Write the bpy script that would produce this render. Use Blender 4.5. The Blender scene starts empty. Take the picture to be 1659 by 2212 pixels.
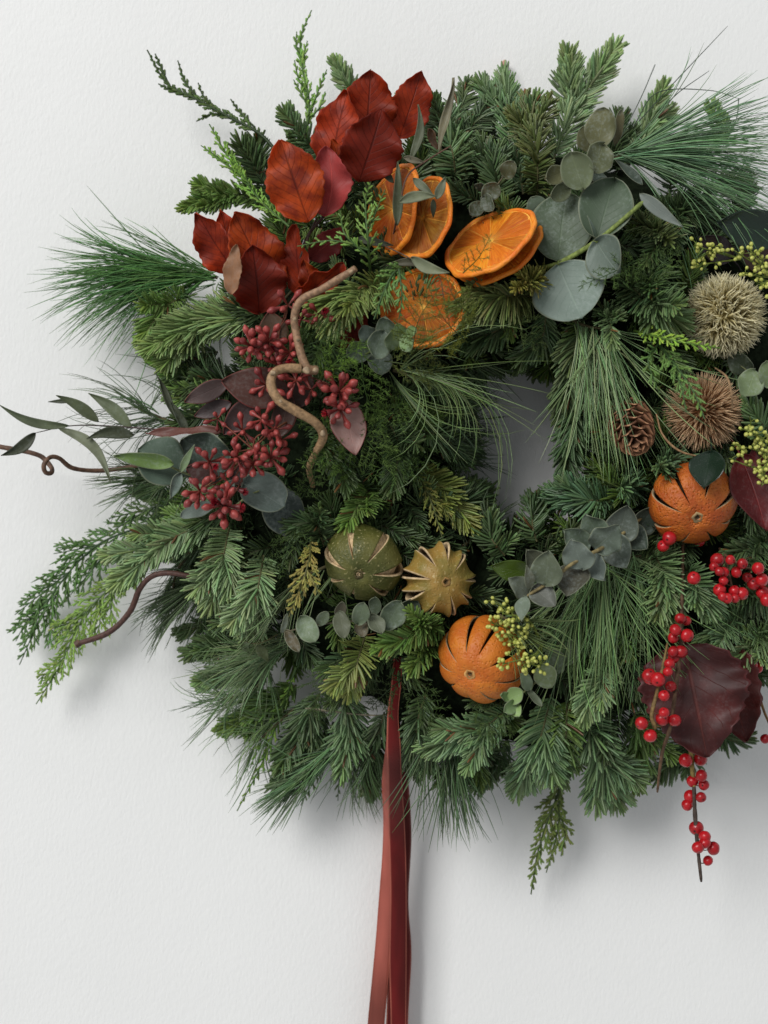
import bpy, math
import numpy as np
from mathutils import Matrix, Vector

rng = np.random.RandomState(7)
scene = bpy.context.scene
COL = scene.collection

# ------------------------------------------------------------------ camera
CAM_D = 1.10                      # metres from the wall
TAN = 0.279                       # half width of the view at 1 m
cam_data = bpy.data.cameras.new('camera')
cam_data.sensor_fit = 'HORIZONTAL'
cam_data.sensor_width = 36.0
cam_data.lens = 18.0 / TAN
cam_data.clip_start = 0.02
cam_data.clip_end = 50.0
cam_data.dof.use_dof = True
cam_data.dof.focus_distance = CAM_D - 0.115
cam_data.dof.aperture_fstop = 6.5
cam = bpy.data.objects.new('camera', cam_data)
cam.location = (0, -CAM_D, 0)
cam.rotation_euler = (math.radians(90), 0, 0)
COL.objects.link(cam)
scene.camera = cam

# ------------------------------------------------------------------ light: a soft window high on one side, pale room light
world = bpy.data.worlds.new('World')
scene.world = world
world.use_nodes = True
bg = world.node_tree.nodes['Background']
bg.inputs[0].default_value = (0.95, 0.98, 1.0, 1)
bg.inputs[1].default_value = 0.38

def area(name, loc, target, size, power, color):
    d = bpy.data.lights.new(name, 'AREA')
    d.shape = 'RECTANGLE'
    d.size, d.size_y = size
    d.energy = power
    d.color = color
    o = bpy.data.objects.new(name, d)
    o.location = loc
    o.rotation_euler = (Vector(target) - Vector(loc)).to_track_quat('-Z', 'Y').to_euler()
    COL.objects.link(o)
    return o
area('window_light', (-4.9, -6.9, 4.9), (0.15, 0, 0.0), (4.6, 4.8), 760, (1.0, 0.992, 0.975))
scene.view_settings.view_transform = 'Standard'
scene.view_settings.look = 'None'
scene.view_settings.gamma = 1.0
scene.view_settings.exposure = 0.06

# ------------------------------------------------------------------ placing: (u, v) on the 1659 x 2212 photo at height h above the wall
K = TAN / 829.5
def P(u, v, h):
    s = K * (CAM_D - h)
    return np.array([(u - 829.5) * s, -h, -(v - 1106.0) * s])
def px(h=0.1):
    return K * (CAM_D - h)
CU, CV, RING, TUBE = 1120.0, 962.0, 420.0, 285.0
def surf(u, v):                    # how far the wreath's body stands off the wall there
    x = (math.hypot(u - CU, v - CV) - RING) / TUBE
    return 0.045 + 0.065 * math.sqrt(max(0.0, 1 - x * x))
def PS(u, v, dh=0.0):
    return P(u, v, surf(u, v) + dh)

def nrm(a):
    a = np.asarray(a, float)
    n = np.linalg.norm(a, axis=-1, keepdims=True)
    return a / np.maximum(n, 1e-9)

def cr(pts, m):                    # smooth curve through points, evenly resampled
    p = np.asarray(pts, float)
    if len(p) == 2:
        t = np.linspace(0, 1, m)[:, None]
        return p[0] * (1 - t) + p[1] * t
    q = np.vstack([2 * p[0] - p[1], p, 2 * p[-1] - p[-2]])
    out = []
    for i in range(len(p) - 1):
        a, b, c, d = q[i], q[i + 1], q[i + 2], q[i + 3]
        t = np.linspace(0, 1, 14, endpoint=False)[:, None]
        out.append(0.5 * ((2 * b) + (c - a) * t + (2 * a - 5 * b + 4 * c - d) * t**2 + (-a + 3 * b - 3 * c + d) * t**3))
    out = np.vstack(out + [p[-1:]])
    d = np.r_[0, np.cumsum(np.linalg.norm(np.diff(out, axis=0), axis=1))]
    s = np.linspace(0, d[-1], m)
    return np.stack([np.interp(s, d, out[:, k]) for k in range(3)], 1)

def along(A, s):                   # points and tangents at parameters s of a polyline A
    n = len(A) - 1
    x = np.clip(s, 0, 1) * n
    i = np.minimum(x.astype(int), n - 1)
    f = (x - i)[:, None]
    p = A[i] * (1 - f) + A[i + 1] * f
    g = nrm(np.gradient(A, axis=0))
    t = nrm(g[i] * (1 - f) + g[i + 1] * f)
    return p, t

# ------------------------------------------------------------------ mesh builder (quads only)
class MB:
    def __init__(self):
        self.v, self.f, self.c, self.st, self.m, self.n = [], [], [], [], [], 0
    def add(self, V, F, C=(0.5, 0.5, 0.5), ST=None, mi=0):
        V = np.asarray(V, float).reshape(-1, 3)
        F = np.asarray(F, int).reshape(-1, 4)
        C = np.broadcast_to(np.asarray(C, float), (len(V), 3))
        ST = np.zeros((len(V), 3)) if ST is None else np.broadcast_to(ST, (len(V), 3))
        self.v.append(V); self.f.append(F + self.n); self.c.append(C); self.st.append(ST)
        self.m.append(np.full(len(F), mi)); self.n += len(V)
    def tubes(self, Pt, R, k=4, flat=1.0, hint=(0, -1, 0), C=(0.5, 0.5, 0.5), mi=0):
        Pt = np.asarray(Pt, float)
        if Pt.ndim == 2: Pt = Pt[None]
        N, S, _ = Pt.shape
        R = np.broadcast_to(np.asarray(R, float), (N, S))
        T = nrm(np.gradient(Pt, axis=1))
        H = np.asarray(hint, float)
        H = np.broadcast_to(H if H.ndim < 2 else H[:, None, :], (N, S, 3)) + 1e-4
        sd = nrm(np.cross(T, H)); nn = np.cross(sd, T)
        a = np.arange(k) * 2 * math.pi / k
        ring = (Pt[:, :, None, :] + R[:, :, None, None] * (np.cos(a)[None, None, :, None] * sd[:, :, None, :]
                + flat * np.sin(a)[None, None, :, None] * nn[:, :, None, :]))
        idx = np.arange(N * S * k).reshape(N, S, k)
        j = (np.arange(k) + 1) % k
        F = np.stack([idx[:, :-1, :], idx[:, :-1, j], idx[:, 1:, j], idx[:, 1:, :]], -1)
        C = np.asarray(C, float)
        if C.ndim == 2: C = C[:, None, None, :]
        elif C.ndim == 3: C = C[:, :, None, :]
        C = np.broadcast_to(C, (N, S, k, 3)).reshape(-1, 3)
        st = np.zeros((N, S, k, 3)); st[..., 0] = np.linspace(0, 1, S)[None, :, None]; st[..., 2] = rng.rand(N)[:, None, None]
        self.add(ring.reshape(-1, 3), F.reshape(-1, 4), C, st.reshape(-1, 3), mi)
    def grid(self, G, C=(0.5, 0.5, 0.5), ST=None, mi=0, wrap=False):
        n, m, _ = G.shape
        idx = np.arange(n * m).reshape(n, m)
        if wrap: idx = np.concatenate([idx, idx[:, :1]], 1)
        F = np.stack([idx[:-1, :-1], idx[:-1, 1:], idx[1:, 1:], idx[1:, :-1]], -1).reshape(-1, 4)
        C = np.asarray(C, float)
        C = np.broadcast_to(C, (n, m, 3)).reshape(-1, 3)
        self.add(G.reshape(-1, 3), F, C, None if ST is None else ST.reshape(-1, 3), mi)
    def mesh(self, name, mats, origin=(0, 0, 0), smooth=True):
        V = np.concatenate(self.v) - np.asarray(origin, float)
        F = np.concatenate(self.f); C = np.concatenate(self.c); ST = np.concatenate(self.st); M = np.concatenate(self.m)
        me = bpy.data.meshes.new(name)
        me.vertices.add(len(V)); me.loops.add(len(F) * 4); me.polygons.add(len(F))
        me.vertices.foreach_set('co', V.astype(np.float32).ravel())
        me.loops.foreach_set('vertex_index', F.astype(np.int32).ravel())
        me.polygons.foreach_set('loop_start', (np.arange(len(F)) * 4).astype(np.int32))
        me.polygons.foreach_set('material_index', M.astype(np.int32))
        me.polygons.foreach_set('use_smooth', np.full(len(F), smooth))
        a = me.attributes.new('Col', 'FLOAT_COLOR', 'POINT')
        a.data.foreach_set('color', np.c_[C, np.ones(len(C))].astype(np.float32).ravel())
        a = me.attributes.new('St', 'FLOAT_VECTOR', 'POINT')
        a.data.foreach_set('vector', ST.astype(np.float32).ravel())
        me.update(calc_edges=True)
        for m in (mats if isinstance(mats, (list, tuple)) else [mats]): me.materials.append(m)
        return me

def link(name, me, parent=None, loc=None):
    o = bpy.data.objects.new(name, me)
    COL.objects.link(o)
    if parent is not None: o.parent = parent
    if loc is not None: o.location = loc
    return o
def build(mb, name, mats, parent=None, smooth=True, kind=None, label=None):
    """one mesh object; under a thing its vertices are kept relative to the thing's base"""
    org = np.zeros(3)
    p = parent
    while p is not None:
        org = org + np.array(p.location); p = p.parent
    o = link(name, mb.mesh(name, mats, org, smooth), parent)
    if kind: o['kind'] = kind
    if label: o['label'] = label
    return o
def thing(name, label, cat, loc, group=None):
    o = bpy.data.objects.new(name, None)
    o.empty_display_size = 0.01
    COL.objects.link(o)
    o.location = tuple(float(x) for x in loc)
    o['label'] = label; o['category'] = cat
    if group: o['group'] = group
    return o
def tag(o, label, cat, group=None):
    o['label'] = label; o['category'] = cat
    if group: o['group'] = group
    return o
def place(name, me, parent, pos, z_axis, scale, spin=0.0):
    """a piece with shared mesh data, its own +Z turned to z_axis"""
    q = Vector(z_axis).to_track_quat('Z', 'Y').to_matrix().to_4x4()
    o = link(name, me, parent)
    rel = Vector([float(a) for a in pos]) - parent.location
    sc = scale if isinstance(scale, (tuple, list)) else (scale,) * 3
    o.matrix_local = Matrix.Translation(rel) @ q @ Matrix.Rotation(spin, 4, 'Z') @ Matrix.Diagonal((*sc, 1))
    return o

# ------------------------------------------------------------------ materials
class NT:
    def __init__(self, name):
        self.mat = bpy.data.materials.new(name); self.mat.use_nodes = True
        self.t = self.mat.node_tree
        self.b = self.t.nodes['Principled BSDF']; self.out = self.t.nodes['Material Output']
    def n(self, kind, **kw):
        x = self.t.nodes.new('ShaderNode' + kind)
        for k, v in kw.items(): setattr(x, k, v)
        return x
    def l(self, a, b): self.t.links.new(a, b)
    def val(self, sock, v):
        if hasattr(v, 'is_output') or isinstance(v, bpy.types.NodeSocket): self.l(v, sock)
        else: sock.default_value = v
    def math(self, op, a, b=0.0, c=0.0):
        x = self.n('Math', operation=op)
        for i, q in enumerate((a, b, c)): self.val(x.inputs[i], q)
        return x.outputs[0]
    def mix(self, f, a, b, mode='MIX'):
        x = self.n('Mix', data_type='RGBA', blend_type=mode)
        x.clamp_factor = True
        self.val(x.inputs[0], f)
        for s, q in ((6, a), (7, b)):
            self.val(x.inputs[s], (*q, 1.0) if isinstance(q, tuple) and len(q) == 3 else q)
        return x.outputs[2]
    def noise(self, scale, detail=4.0, rough=0.55, coord=None, dist=0.0):
        x = self.n('TexNoise'); x.inputs['Scale'].default_value = scale
        x.inputs['Detail'].default_value = detail; x.inputs['Roughness'].default_value = rough; x.inputs['Distortion'].default_value = dist
        if coord is not None: self.l(coord, x.inputs['Vector'])
        return x.outputs[0]
    def ramp(self, f, lo, hi):
        x = self.n('MapRange', interpolation_type='SMOOTHSTEP')
        self.val(x.inputs[0], f); x.inputs[1].default_value = lo; x.inputs[2].default_value = hi
        return x.outputs[0]
    def attr(self, name):
        return self.n('Attribute', attribute_name=name)
    def pos(self): return self.n('NewGeometry').outputs['Position']
    def obj(self): return self.n('TexCoord').outputs['Object']
    def bump(self, h, strength=0.3, dist=0.001):
        x = self.n('Bump'); x.inputs['Strength'].default_value = strength; x.inputs['Distance'].default_value = dist
        self.l(h, x.inputs['Height']); self.l(x.outputs[0], self.b.inputs['Normal'])
    def fin(self, color, rough=0.5, spec=0.4, trans=0.0, tcol=None, **kw):
        self.val(self.b.inputs['Base Color'], color if not isinstance(color, tuple) else (*color, 1))
        self.val(self.b.inputs['Roughness'], rough)
        self.b.inputs['Specular IOR Level'].default_value = spec
        for k, v in kw.items(): self.val(self.b.inputs[k.replace('_', ' ')], v)
        if trans > 0:
            tr = self.n('BsdfTranslucent'); self.val(tr.inputs[0], tcol if tcol is not None else color)
            mx = self.n('MixShader'); mx.inputs[0].default_value = trans
            self.l(self.b.outputs[0], mx.inputs[1]); self.l(tr.outputs[0], mx.inputs[2]); self.l(mx.outputs[0], self.out.inputs[0])
        return self.mat

def mat_wall():
    t = NT('painted_plaster'); p = t.pos()
    mp = t.n('Mapping'); mp.inputs['Rotation'].default_value = (0, math.radians(28), 0); mp.inputs['Scale'].default_value = (1, 1, 0.45); t.l(p, mp.inputs[0]); p2 = mp.outputs[0]
    a = t.noise(900, 3, 0.55, p2); b = t.noise(380, 3, 0.55, p2, 0.3); c = t.noise(28, 3, 0.5, p)
    h = t.math('ADD', t.math('MULTIPLY', a, 0.35), t.math('ADD', t.math('MULTIPLY', b, 0.8), t.math('MULTIPLY', c, 0.9)))
    t.bump(h, 0.36, 0.0012)
    m = t.noise(3.0, 3, 0.6, p)
    return t.fin(t.mix(t.ramp(m, 0.3, 0.7), (0.83, 0.83, 0.82), (0.86, 0.86, 0.85)), 0.62, 0.3)
def mat_needle(name, rough=0.42, spec=0.45, trans=0.12):
    t = NT(name); c = t.attr('Col').outputs['Color']
    n = t.noise(700, 2, 0.5, t.pos())
    col = t.mix(t.ramp(n, 0.3, 0.75), t.mix(1.0, c, (0.78, 0.82, 0.74), 'MULTIPLY'), c)
    return t.fin(col, rough, spec, trans)
def mat_leaf(name, nv=9, vein=(1.35, 1.3, 1.25), vamt=0.5, rough=0.45, spec=0.4, trans=0.22, mott=0.35, bloom=0.0, rim=None, slope=0.55, vw=0.09, bscale=1.0, tint=None, blotch=None):
    t = NT(name)
    c = t.attr('Col').outputs['Color']
    st = t.n('SeparateXYZ'); t.l(t.attr('St').outputs['Vector'], st.inputs[0])
    s, q, w = st.outputs
    at = t.math('ABSOLUTE', q)
    ph = t.math('SUBTRACT', t.math('MULTIPLY', s, float(nv)), t.math('MULTIPLY', at, float(nv) * slope * 0.45))
    fr = t.math('ABSOLUTE', t.math('SUBTRACT', t.math('FRACT', ph), 0.5))
    side = t.math('MULTIPLY', t.ramp(fr, vw, 0.0), t.ramp(at, 1.0, 0.75))
    mid = t.ramp(at, 0.05, 0.01)
    vm = t.math('MAXIMUM', mid, t.math('MULTIPLY', side, 0.75))
    n = t.noise(160, 5, 0.65, t.pos()); n2 = t.noise(45, 3, 0.5, t.pos())
    col = t.mix(t.ramp(n2, 0.3, 0.7), t.mix(1.0, c, (1 - mott, 1 - mott, 1 - mott), 'MULTIPLY'), t.mix(1.0, c, (1 + mott * .5, 1 + mott * .4, 1 + mott * .4), 'MULTIPLY'))
    if blotch is not None:
        col = t.mix(t.math('MULTIPLY', t.ramp(t.noise(75, 4, 0.6, t.pos()), 0.40, 0.66), 0.8), col, blotch)
    col = t.mix(t.math('MULTIPLY', vm, vamt), col, t.mix(1.0, col, vein, 'MULTIPLY'))
    if bloom > 0:
        f = t.noise(420, 4, 0.6, t.pos())
        col = t.mix(t.math('MULTIPLY', t.ramp(t.math('MULTIPLY', f, t.math('ADD', n2, 0.30)), 0.36, 0.66), bloom), col, (0.42, 0.48, 0.46))
    if rim is not None:
        col = t.mix(t.math('MULTIPLY', t.ramp(at, 0.93, 0.99), 0.8), col, rim)
    t.bump(t.math('ADD', t.math('MULTIPLY', vm, -0.6 * bscale), t.math('MULTIPLY', n, 0.5)), 0.5, 0.0008)
    return t.fin(col, rough, spec, trans)
def mat_plain(name, rough=0.5, spec=0.4, var=0.3, scale=250, bump=0.3, trans=0.0, stretch=None):
    t = NT(name); c = t.attr('Col').outputs['Color']
    co = t.pos()
    n = t.noise(scale, 4, 0.6, co)
    col = t.mix(t.ramp(n, 0.3, 0.7), t.mix(1.0, c, (1 - var,) * 3, 'MULTIPLY'), t.mix(1.0, c, (1 + var * .5,) * 3, 'MULTIPLY'))
    t.bump(n, bump, 0.0008)
    return t.fin(col, rough, spec, trans)
def mat_rind(name, c1, c2, dust, dust_amt, wr=0.5):
    t = NT(name); o = t.obj()
    a = t.noise(60, 4, 0.6, o); b = t.noise(420, 3, 0.6, o); v = t.n('TexVoronoi'); v.inputs['Scale'].default_value = 480; t.l(o, v.inputs['Vector'])
    col = t.mix(t.ramp(a, 0.32, 0.68), c1, c2)
    col = t.mix(t.math('MULTIPLY', t.ramp(b, 0.58, 0.72), dust_amt), col, dust)
    pit = t.ramp(v.outputs[0], 0.0, 0.5)
    col = t.mix(t.math('MULTIPLY', t.ramp(v.outputs[0], 0.25, 0.0), 0.35), col, t.mix(1.0, col, (0.55, 0.45, 0.4), 'MULTIPLY'))
    t.bump(t.math('ADD', t.math('MULTIPLY', pit, 0.5), t.math('ADD', t.math('MULTIPLY', a, 1.6), t.math('MULTIPLY', b, 0.6))), wr, 0.0016)
    return t.fin(col, 0.5, 0.4)
def mat_simple(name, col, rough=0.6, spec=0.3, scale=200, var=0.35, bump=0.4, **kw):
    t = NT(name); n = t.noise(scale, 5, 0.65, t.obj())
    c = t.mix(t.ramp(n, 0.3, 0.72), tuple(x * (1 - var) for x in col), tuple(min(1, x * (1 + var * .6)) for x in col))
    t.bump(n, bump, 0.001)
    return t.fin(c, rough, spec, **kw)

M_WALL = mat_wall()
M_NEEDLE = mat_needle('fir_needle', 0.40, 0.5, 0.10)
M_PINE = mat_needle('pine_needle', 0.38, 0.5, 0.10)
M_SCALE = mat_needle('cypress_scale', 0.5, 0.35, 0.15)
M_FERN = mat_needle('fern_frond', 0.55, 0.3, 0.25)
M_TWIG = mat_plain('twig_bark', 0.7, 0.25, 0.45, 300, 0.5)
M_BARK = mat_plain('hazel_bark', 0.55, 0.35, 0.4, 420, 0.6)
M_MOSS = mat_simple('moss', (0.012, 0.018, 0.009), 0.95, 0.05, 160, 0.6, 0.9)
M_BEECH = mat_leaf('copper_beech_leaf', 9, (0.42, 0.36, 0.42), 0.8, 0.50, 0.30, 0.38, 0.32, 0.0, None, 0.75, 0.07, 1.6, blotch=(0.20, 0.016, 0.006))
M_BEECHP = mat_leaf('pink_beech_leaf', 9, (1.7, 1.9, 1.7), 0.6, 0.52, 0.30, 0.22, 0.22, 0.0, None, 0.75, 0.06, -1.2)
M_EUC = mat_leaf('eucalyptus_leaf', 7, (1.32, 1.30, 1.28), 0.6, 0.50, 0.35, 0.14, 0.18, 0.28, (0.22, 0.24, 0.16), 0.9, 0.05, 0.6)
M_EUCR = mat_leaf('burgundy_eucalyptus_leaf', 7, (1.3, 1.1, 1.1), 0.3, 0.48, 0.35, 0.10, 0.25, 0.10, (0.20, 0.035, 0.03), 0.9, 0.05, 0.5)
M_WILLOW = mat_leaf('narrow_leaf', 5, (1.3, 1.3, 1.2), 0.45, 0.5, 0.35, 0.20, 0.35, 0.12, None, 1.6, 0.05, 0.6)
M_GLOSS = mat_leaf('glossy_leaf', 8, (1.6, 1.6, 1.4), 0.25, 0.24, 0.5, 0.05, 0.2, 0.0, None, 0.9, 0.04, 0.5)
M_GALAX = mat_leaf('burgundy_leaf', 7, (1.9, 2.0, 1.6), 0.75, 0.50, 0.35, 0.18, 0.5, 0.08, (0.10, 0.02, 0.02), 0.9, 0.035, 1.4)
M_SEPAL = mat_plain('yellow_bud', 0.45, 0.4, 0.3, 900, 0.2)
def mat_berry(name, dark, rough, var):
    t = NT(name); c = t.attr('Col').outputs['Color']; r = t.n('ObjectInfo').outputs['Random']
    n = t.noise(330, 4, 0.6, t.pos())
    col = t.mix(t.ramp(n, 0.3, 0.72), t.mix(1.0, c, (1 - var,) * 3, 'MULTIPLY'), c)
    col = t.mix(t.math('MULTIPLY', t.ramp(r, 0.35, 1.0), 0.75), col, t.mix(1.0, col, dark, 'MULTIPLY'))
    t.bump(n, 0.25, 0.0008)
    return t.fin(col, t.math('ADD', rough, t.math('MULTIPLY', n, 0.2)), 0.45)
M_BUD = mat_berry('red_bud', (0.55, 0.55, 0.65), 0.34, 0.4)
M_BERRY = mat_berry('red_berry', (0.62, 0.9, 0.8), 0.18, 0.25)
M_ORANGE = mat_rind('dried_orange_rind', (0.50, 0.115, 0.010), (0.62, 0.19, 0.018), (0.70, 0.38, 0.10), 0.25, 0.55)
M_ORANGEB = mat_rind('browned_orange_rind', (0.40, 0.075, 0.010), (0.56, 0.15, 0.016), (0.50, 0.24, 0.07), 0.45, 0.8)
M_LIME = mat_rind('dried_lime_rind', (0.060, 0.068, 0.012), (0.120, 0.115, 0.026), (0.50, 0.43, 0.20), 0.55, 0.35)
M_LIMEB = mat_rind('olive_lime_rind', (0.34, 0.20, 0.045), (0.21, 0.165, 0.035), (0.62, 0.50, 0.25), 0.55, 0.35)
M_PITH = mat_simple('dried_pith', (0.62, 0.46, 0.27), 0.8, 0.2, 300, 0.4, 0.5)
M_FLESH = mat_simple('dried_flesh', (0.030, 0.016, 0.008), 0.8, 0.2, 200, 0.5, 0.6)
M_CONE = mat_plain('cone_scale', 0.65, 0.25, 0.4, 260, 0.5)
M_BRISTLE = mat_needle('bristle', 0.6, 0.25, 0.25)

def mat_segment():
    t = NT('orange_segment')
    st = t.n('SeparateXYZ'); t.l(t.attr('St').outputs['Vector'], st.inputs[0])
    mp = t.n('CombineXYZ'); t.l(t.math('MULTIPLY', st.outputs[0], 2.2), mp.inputs[0]); t.l(t.math('MULTIPLY', st.outputs[1], 9.0), mp.inputs[1]); t.l(t.math('MULTIPLY', st.outputs[2], 9.0), mp.inputs[2])
    n = t.noise(1.6, 5, 0.7, mp.outputs[0], 0.4)
    c = t.attr('Col').outputs['Color']
    col = t.mix(t.ramp(n, 0.35, 0.72), t.mix(1.0, c, (0.84, 0.62, 0.42), 'MULTIPLY'), t.mix(1.0, c, (1.15, 1.5, 1.9), 'MULTIPLY'))
    col = t.mix(t.ramp(st.outputs[0], 0.34, 0.05), col, (0.86, 0.44, 0.07))
    t.bump(n, 0.7, 0.0016)
    return t.fin(col, 0.30, 0.5, 0.45)
M_SEG = mat_segment()
M_SLICERIND = mat_rind('slice_rind', (0.78, 0.17, 0.012), (0.88, 0.30, 0.025), (0.75, 0.40, 0.12), 0.3, 0.5)
M_MEMBRANE = mat_simple('slice_pith', (0.90, 0.44, 0.065), 0.6, 0.3, 260, 0.3, 0.5)

def mat_velvet(name, col, sheen, rough):
    t = NT(name); p = t.obj()
    mp = t.n('Mapping'); mp.inputs['Scale'].default_value = (1, 1, 0.22); t.l(p, mp.inputs[0])
    n = t.noise(900, 3, 0.6, p); m = t.noise(30, 3, 0.6, mp.outputs[0])
    c = t.mix(t.ramp(m, 0.35, 0.65), tuple(x * .6 for x in col), tuple(x * 1.4 for x in col))
    t.bump(n, 0.35, 0.0006)
    return t.fin(c, rough, 0.25, Sheen_Weight=sheen, Sheen_Roughness=0.4, Sheen_Tint=(1.0, 0.45, 0.4, 1))
M_VELVET = mat_velvet('velvet', (0.115, 0.007, 0.007), 0.7, 0.9)
M_SATIN = mat_velvet('satin_back', (0.29, 0.075, 0.055), 0.25, 0.45)
M_EDGE = mat_velvet('ribbon_edge', (0.30, 0.075, 0.05), 0.1, 0.6)

# ------------------------------------------------------------------ the wall
wb = MB()
xs = np.linspace(-3, 3, 13); zs = np.linspace(-3, 3, 13)
X, Z = np.meshgrid(xs, zs)
wb.grid(np.stack([X, np.zeros_like(X), Z], -1), (0.8, 0.8, 0.8))
o = build(wb, 'wall', M_WALL); o['kind'] = 'structure'

CAM = np.array([0, -CAM_D, 0.0])
UP = np.array([0, -1.0, 0.0])
GREEN = np.array([2.75, 2.45, 2.00])     # sprig greens below are relative
LEAFY = np.array([1.24, 1.22, 1.14])
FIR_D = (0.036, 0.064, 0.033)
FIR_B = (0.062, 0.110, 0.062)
FIR_G = (0.062, 0.112, 0.036)
FIR_Y = (0.088, 0.118, 0.038)
FIR_P = (0.095, 0.150, 0.088)
CYP_B = (0.095, 0.190, 0.040)
CYP_D = (0.038, 0.070, 0.020)
CYP_Y = (0.150, 0.145, 0.048)
PINE_G = (0.050, 0.105, 0.035)
PINE_B = (0.085, 0.150, 0.085)
PINE_P = (0.150, 0.215, 0.115)

# ------------------------------------------------------------------ fir
def fir_needles(mb, A, n, L, r, up, col, full=0.4, sag=0.0, curl=0.25):
    s = np.clip(0.02 + 0.98 * (np.arange(n) + rng.uniform(-0.6, 0.6, n)) / n, 0, 1)
    p, T = along(A, s)
    up = np.asarray(up, float)
    U = nrm(up - (T @ up)[:, None] * T); S = np.cross(T, U)
    side = np.where(np.arange(n) % 2 == 0, -1.0, 1.0)
    el = np.radians(np.where(rng.rand(n) < full, rng.uniform(-35, 85, n), rng.normal(12, 9, n)))
    rad = np.cos(el)[:, None] * side[:, None] * S + np.sin(el)[:, None] * U
    al = np.radians(74 - 34 * s + rng.normal(0, 5, n) + np.where(rng.rand(n) < .13, rng.normal(0, 17, n), 0))
    d = np.cos(al)[:, None] * T + np.sin(al)[:, None] * rad
    l = L * (0.6 + 0.4 * np.minimum(1, s * 5)) * (1 - 0.35 * s ** 4) * rng.uniform(0.78, 1.10, n) * (1 + .12 * np.sin(s * rng.uniform(9, 16) + rng.uniform(0, 6)))
    # the rosette round the end bud
    k = max(6, n // 12)
    pe, Te = A[-1], nrm(A[-1] - A[-3])
    Ue = nrm(up - (Te @ up) * Te); Se = np.cross(Te, Ue)
    ph = rng.uniform(0, 2 * math.pi, k); ae = np.radians(rng.uniform(8, 48, k))
    de = np.cos(ae)[:, None] * Te + np.sin(ae)[:, None] * (np.cos(ph)[:, None] * Se + np.sin(ph)[:, None] * Ue)
    p = np.vstack([p, np.repeat(pe[None], k, 0)]); d = np.vstack([d, de]); T = np.vstack([T, np.repeat(Te[None], k, 0)])
    U = np.vstack([U, np.repeat(Ue[None], k, 0)]); l = np.r_[l, L * rng.uniform(0.5, 0.75, k)]; s = np.r_[s, np.ones(k)]
    n += k
    bend = curl * T * 1.1 + U * (curl * 0.9) + np.array([0, 0, -sag]) + rng.normal(0, 0.045, (n, 3))
    t = np.array([0, 0.14, 0.45, 0.8, 0.95, 1.0])
    C = p[:, None] + l[:, None, None] * (d[:, None] * t[None, :, None] + bend[:, None] * (t ** 2)[None, :, None])
    R = r * np.array([0.45, 0.9, 1.0, 0.95, 0.65, 0.15])[None] * rng.uniform(0.85, 1.1, n)[:, None]
    base = (np.asarray(col) * GREEN)[None] * rng.uniform(0.75, 1.25, (n, 1)) * (1 + rng.normal(0, 0.06, (n, 3)))
    base = np.abs(base)
    dry = rng.rand(n) < 0.010
    base[dry] = np.array([0.20, 0.095, 0.04]) * rng.uniform(.7, 1.2)
    yt = np.clip((s - 0.75) * 4, 0, 1)[:, None] * 0.35
    base = base * (1 - yt) + base * np.array([1.5, 1.35, 0.7]) * yt
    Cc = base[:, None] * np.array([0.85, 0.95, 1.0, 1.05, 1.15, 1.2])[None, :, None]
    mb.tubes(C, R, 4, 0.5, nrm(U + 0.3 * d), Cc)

def fir_sprig(pts, label, col=FIR_B, L=42, n=None, full=0.4, sag=0.0, curl=0.22, r=3.0, name='fir_sprig', stem=(0.11, 0.105, 0.045), up=UP):
    Q = [PS(*q) if len(q) == 3 and abs(q[2]) < 1 else q for q in pts]
    A = cr(Q, 24)
    ln = np.linalg.norm(np.diff(A, axis=0), axis=1).sum() / px()
    n = int((n or ln * 0.85) * 0.88)
    t = thing(name, label, 'fir sprig', A[0], 'fir sprigs in the wreath')
    mb = MB(); mb.tubes(A, np.linspace(2.6, 1.3, 24)[None] * px(), 6, 1, (1, 0.2, 0), stem)
    shoots = []
    if ln > 115:
        for k in range(1 + (ln > 190)):
            q, T = along(A, np.array([rng.uniform(.25, .6)])); q, T = q[0], T[0]
            S = np.cross(T, nrm(np.asarray(up, float))) * (1 if rng.rand() < .5 else -1)
            e = ln * rng.uniform(.28, .42) * px()
            B = cr([q, q + (T * .75 + S * .5) * e * .5, q + (T * .95 + S * .55 - UP * rng.uniform(-.25, .25)) * e], 14)
            mb.tubes(B, np.linspace(1.9, 1.1, 14)[None] * px(), 6, 1, (1, 0.2, 0), stem); shoots.append((B, e / px()))
    build(mb, 'stem', M_TWIG, t)
    mb = MB(); fir_needles(mb, A, n, L * px(), r * px(), np.asarray(up, float), col, full, sag, curl)
    for B, e in shoots: fir_needles(mb, B, int(e * .8), L * .82 * px(), r * .95 * px(), np.asarray(up, float), np.asarray(col) * rng.uniform(.85, 1.1), full, sag, curl)
    build(mb, 'needles', M_NEEDLE, t, kind='stuff')
    return t

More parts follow.
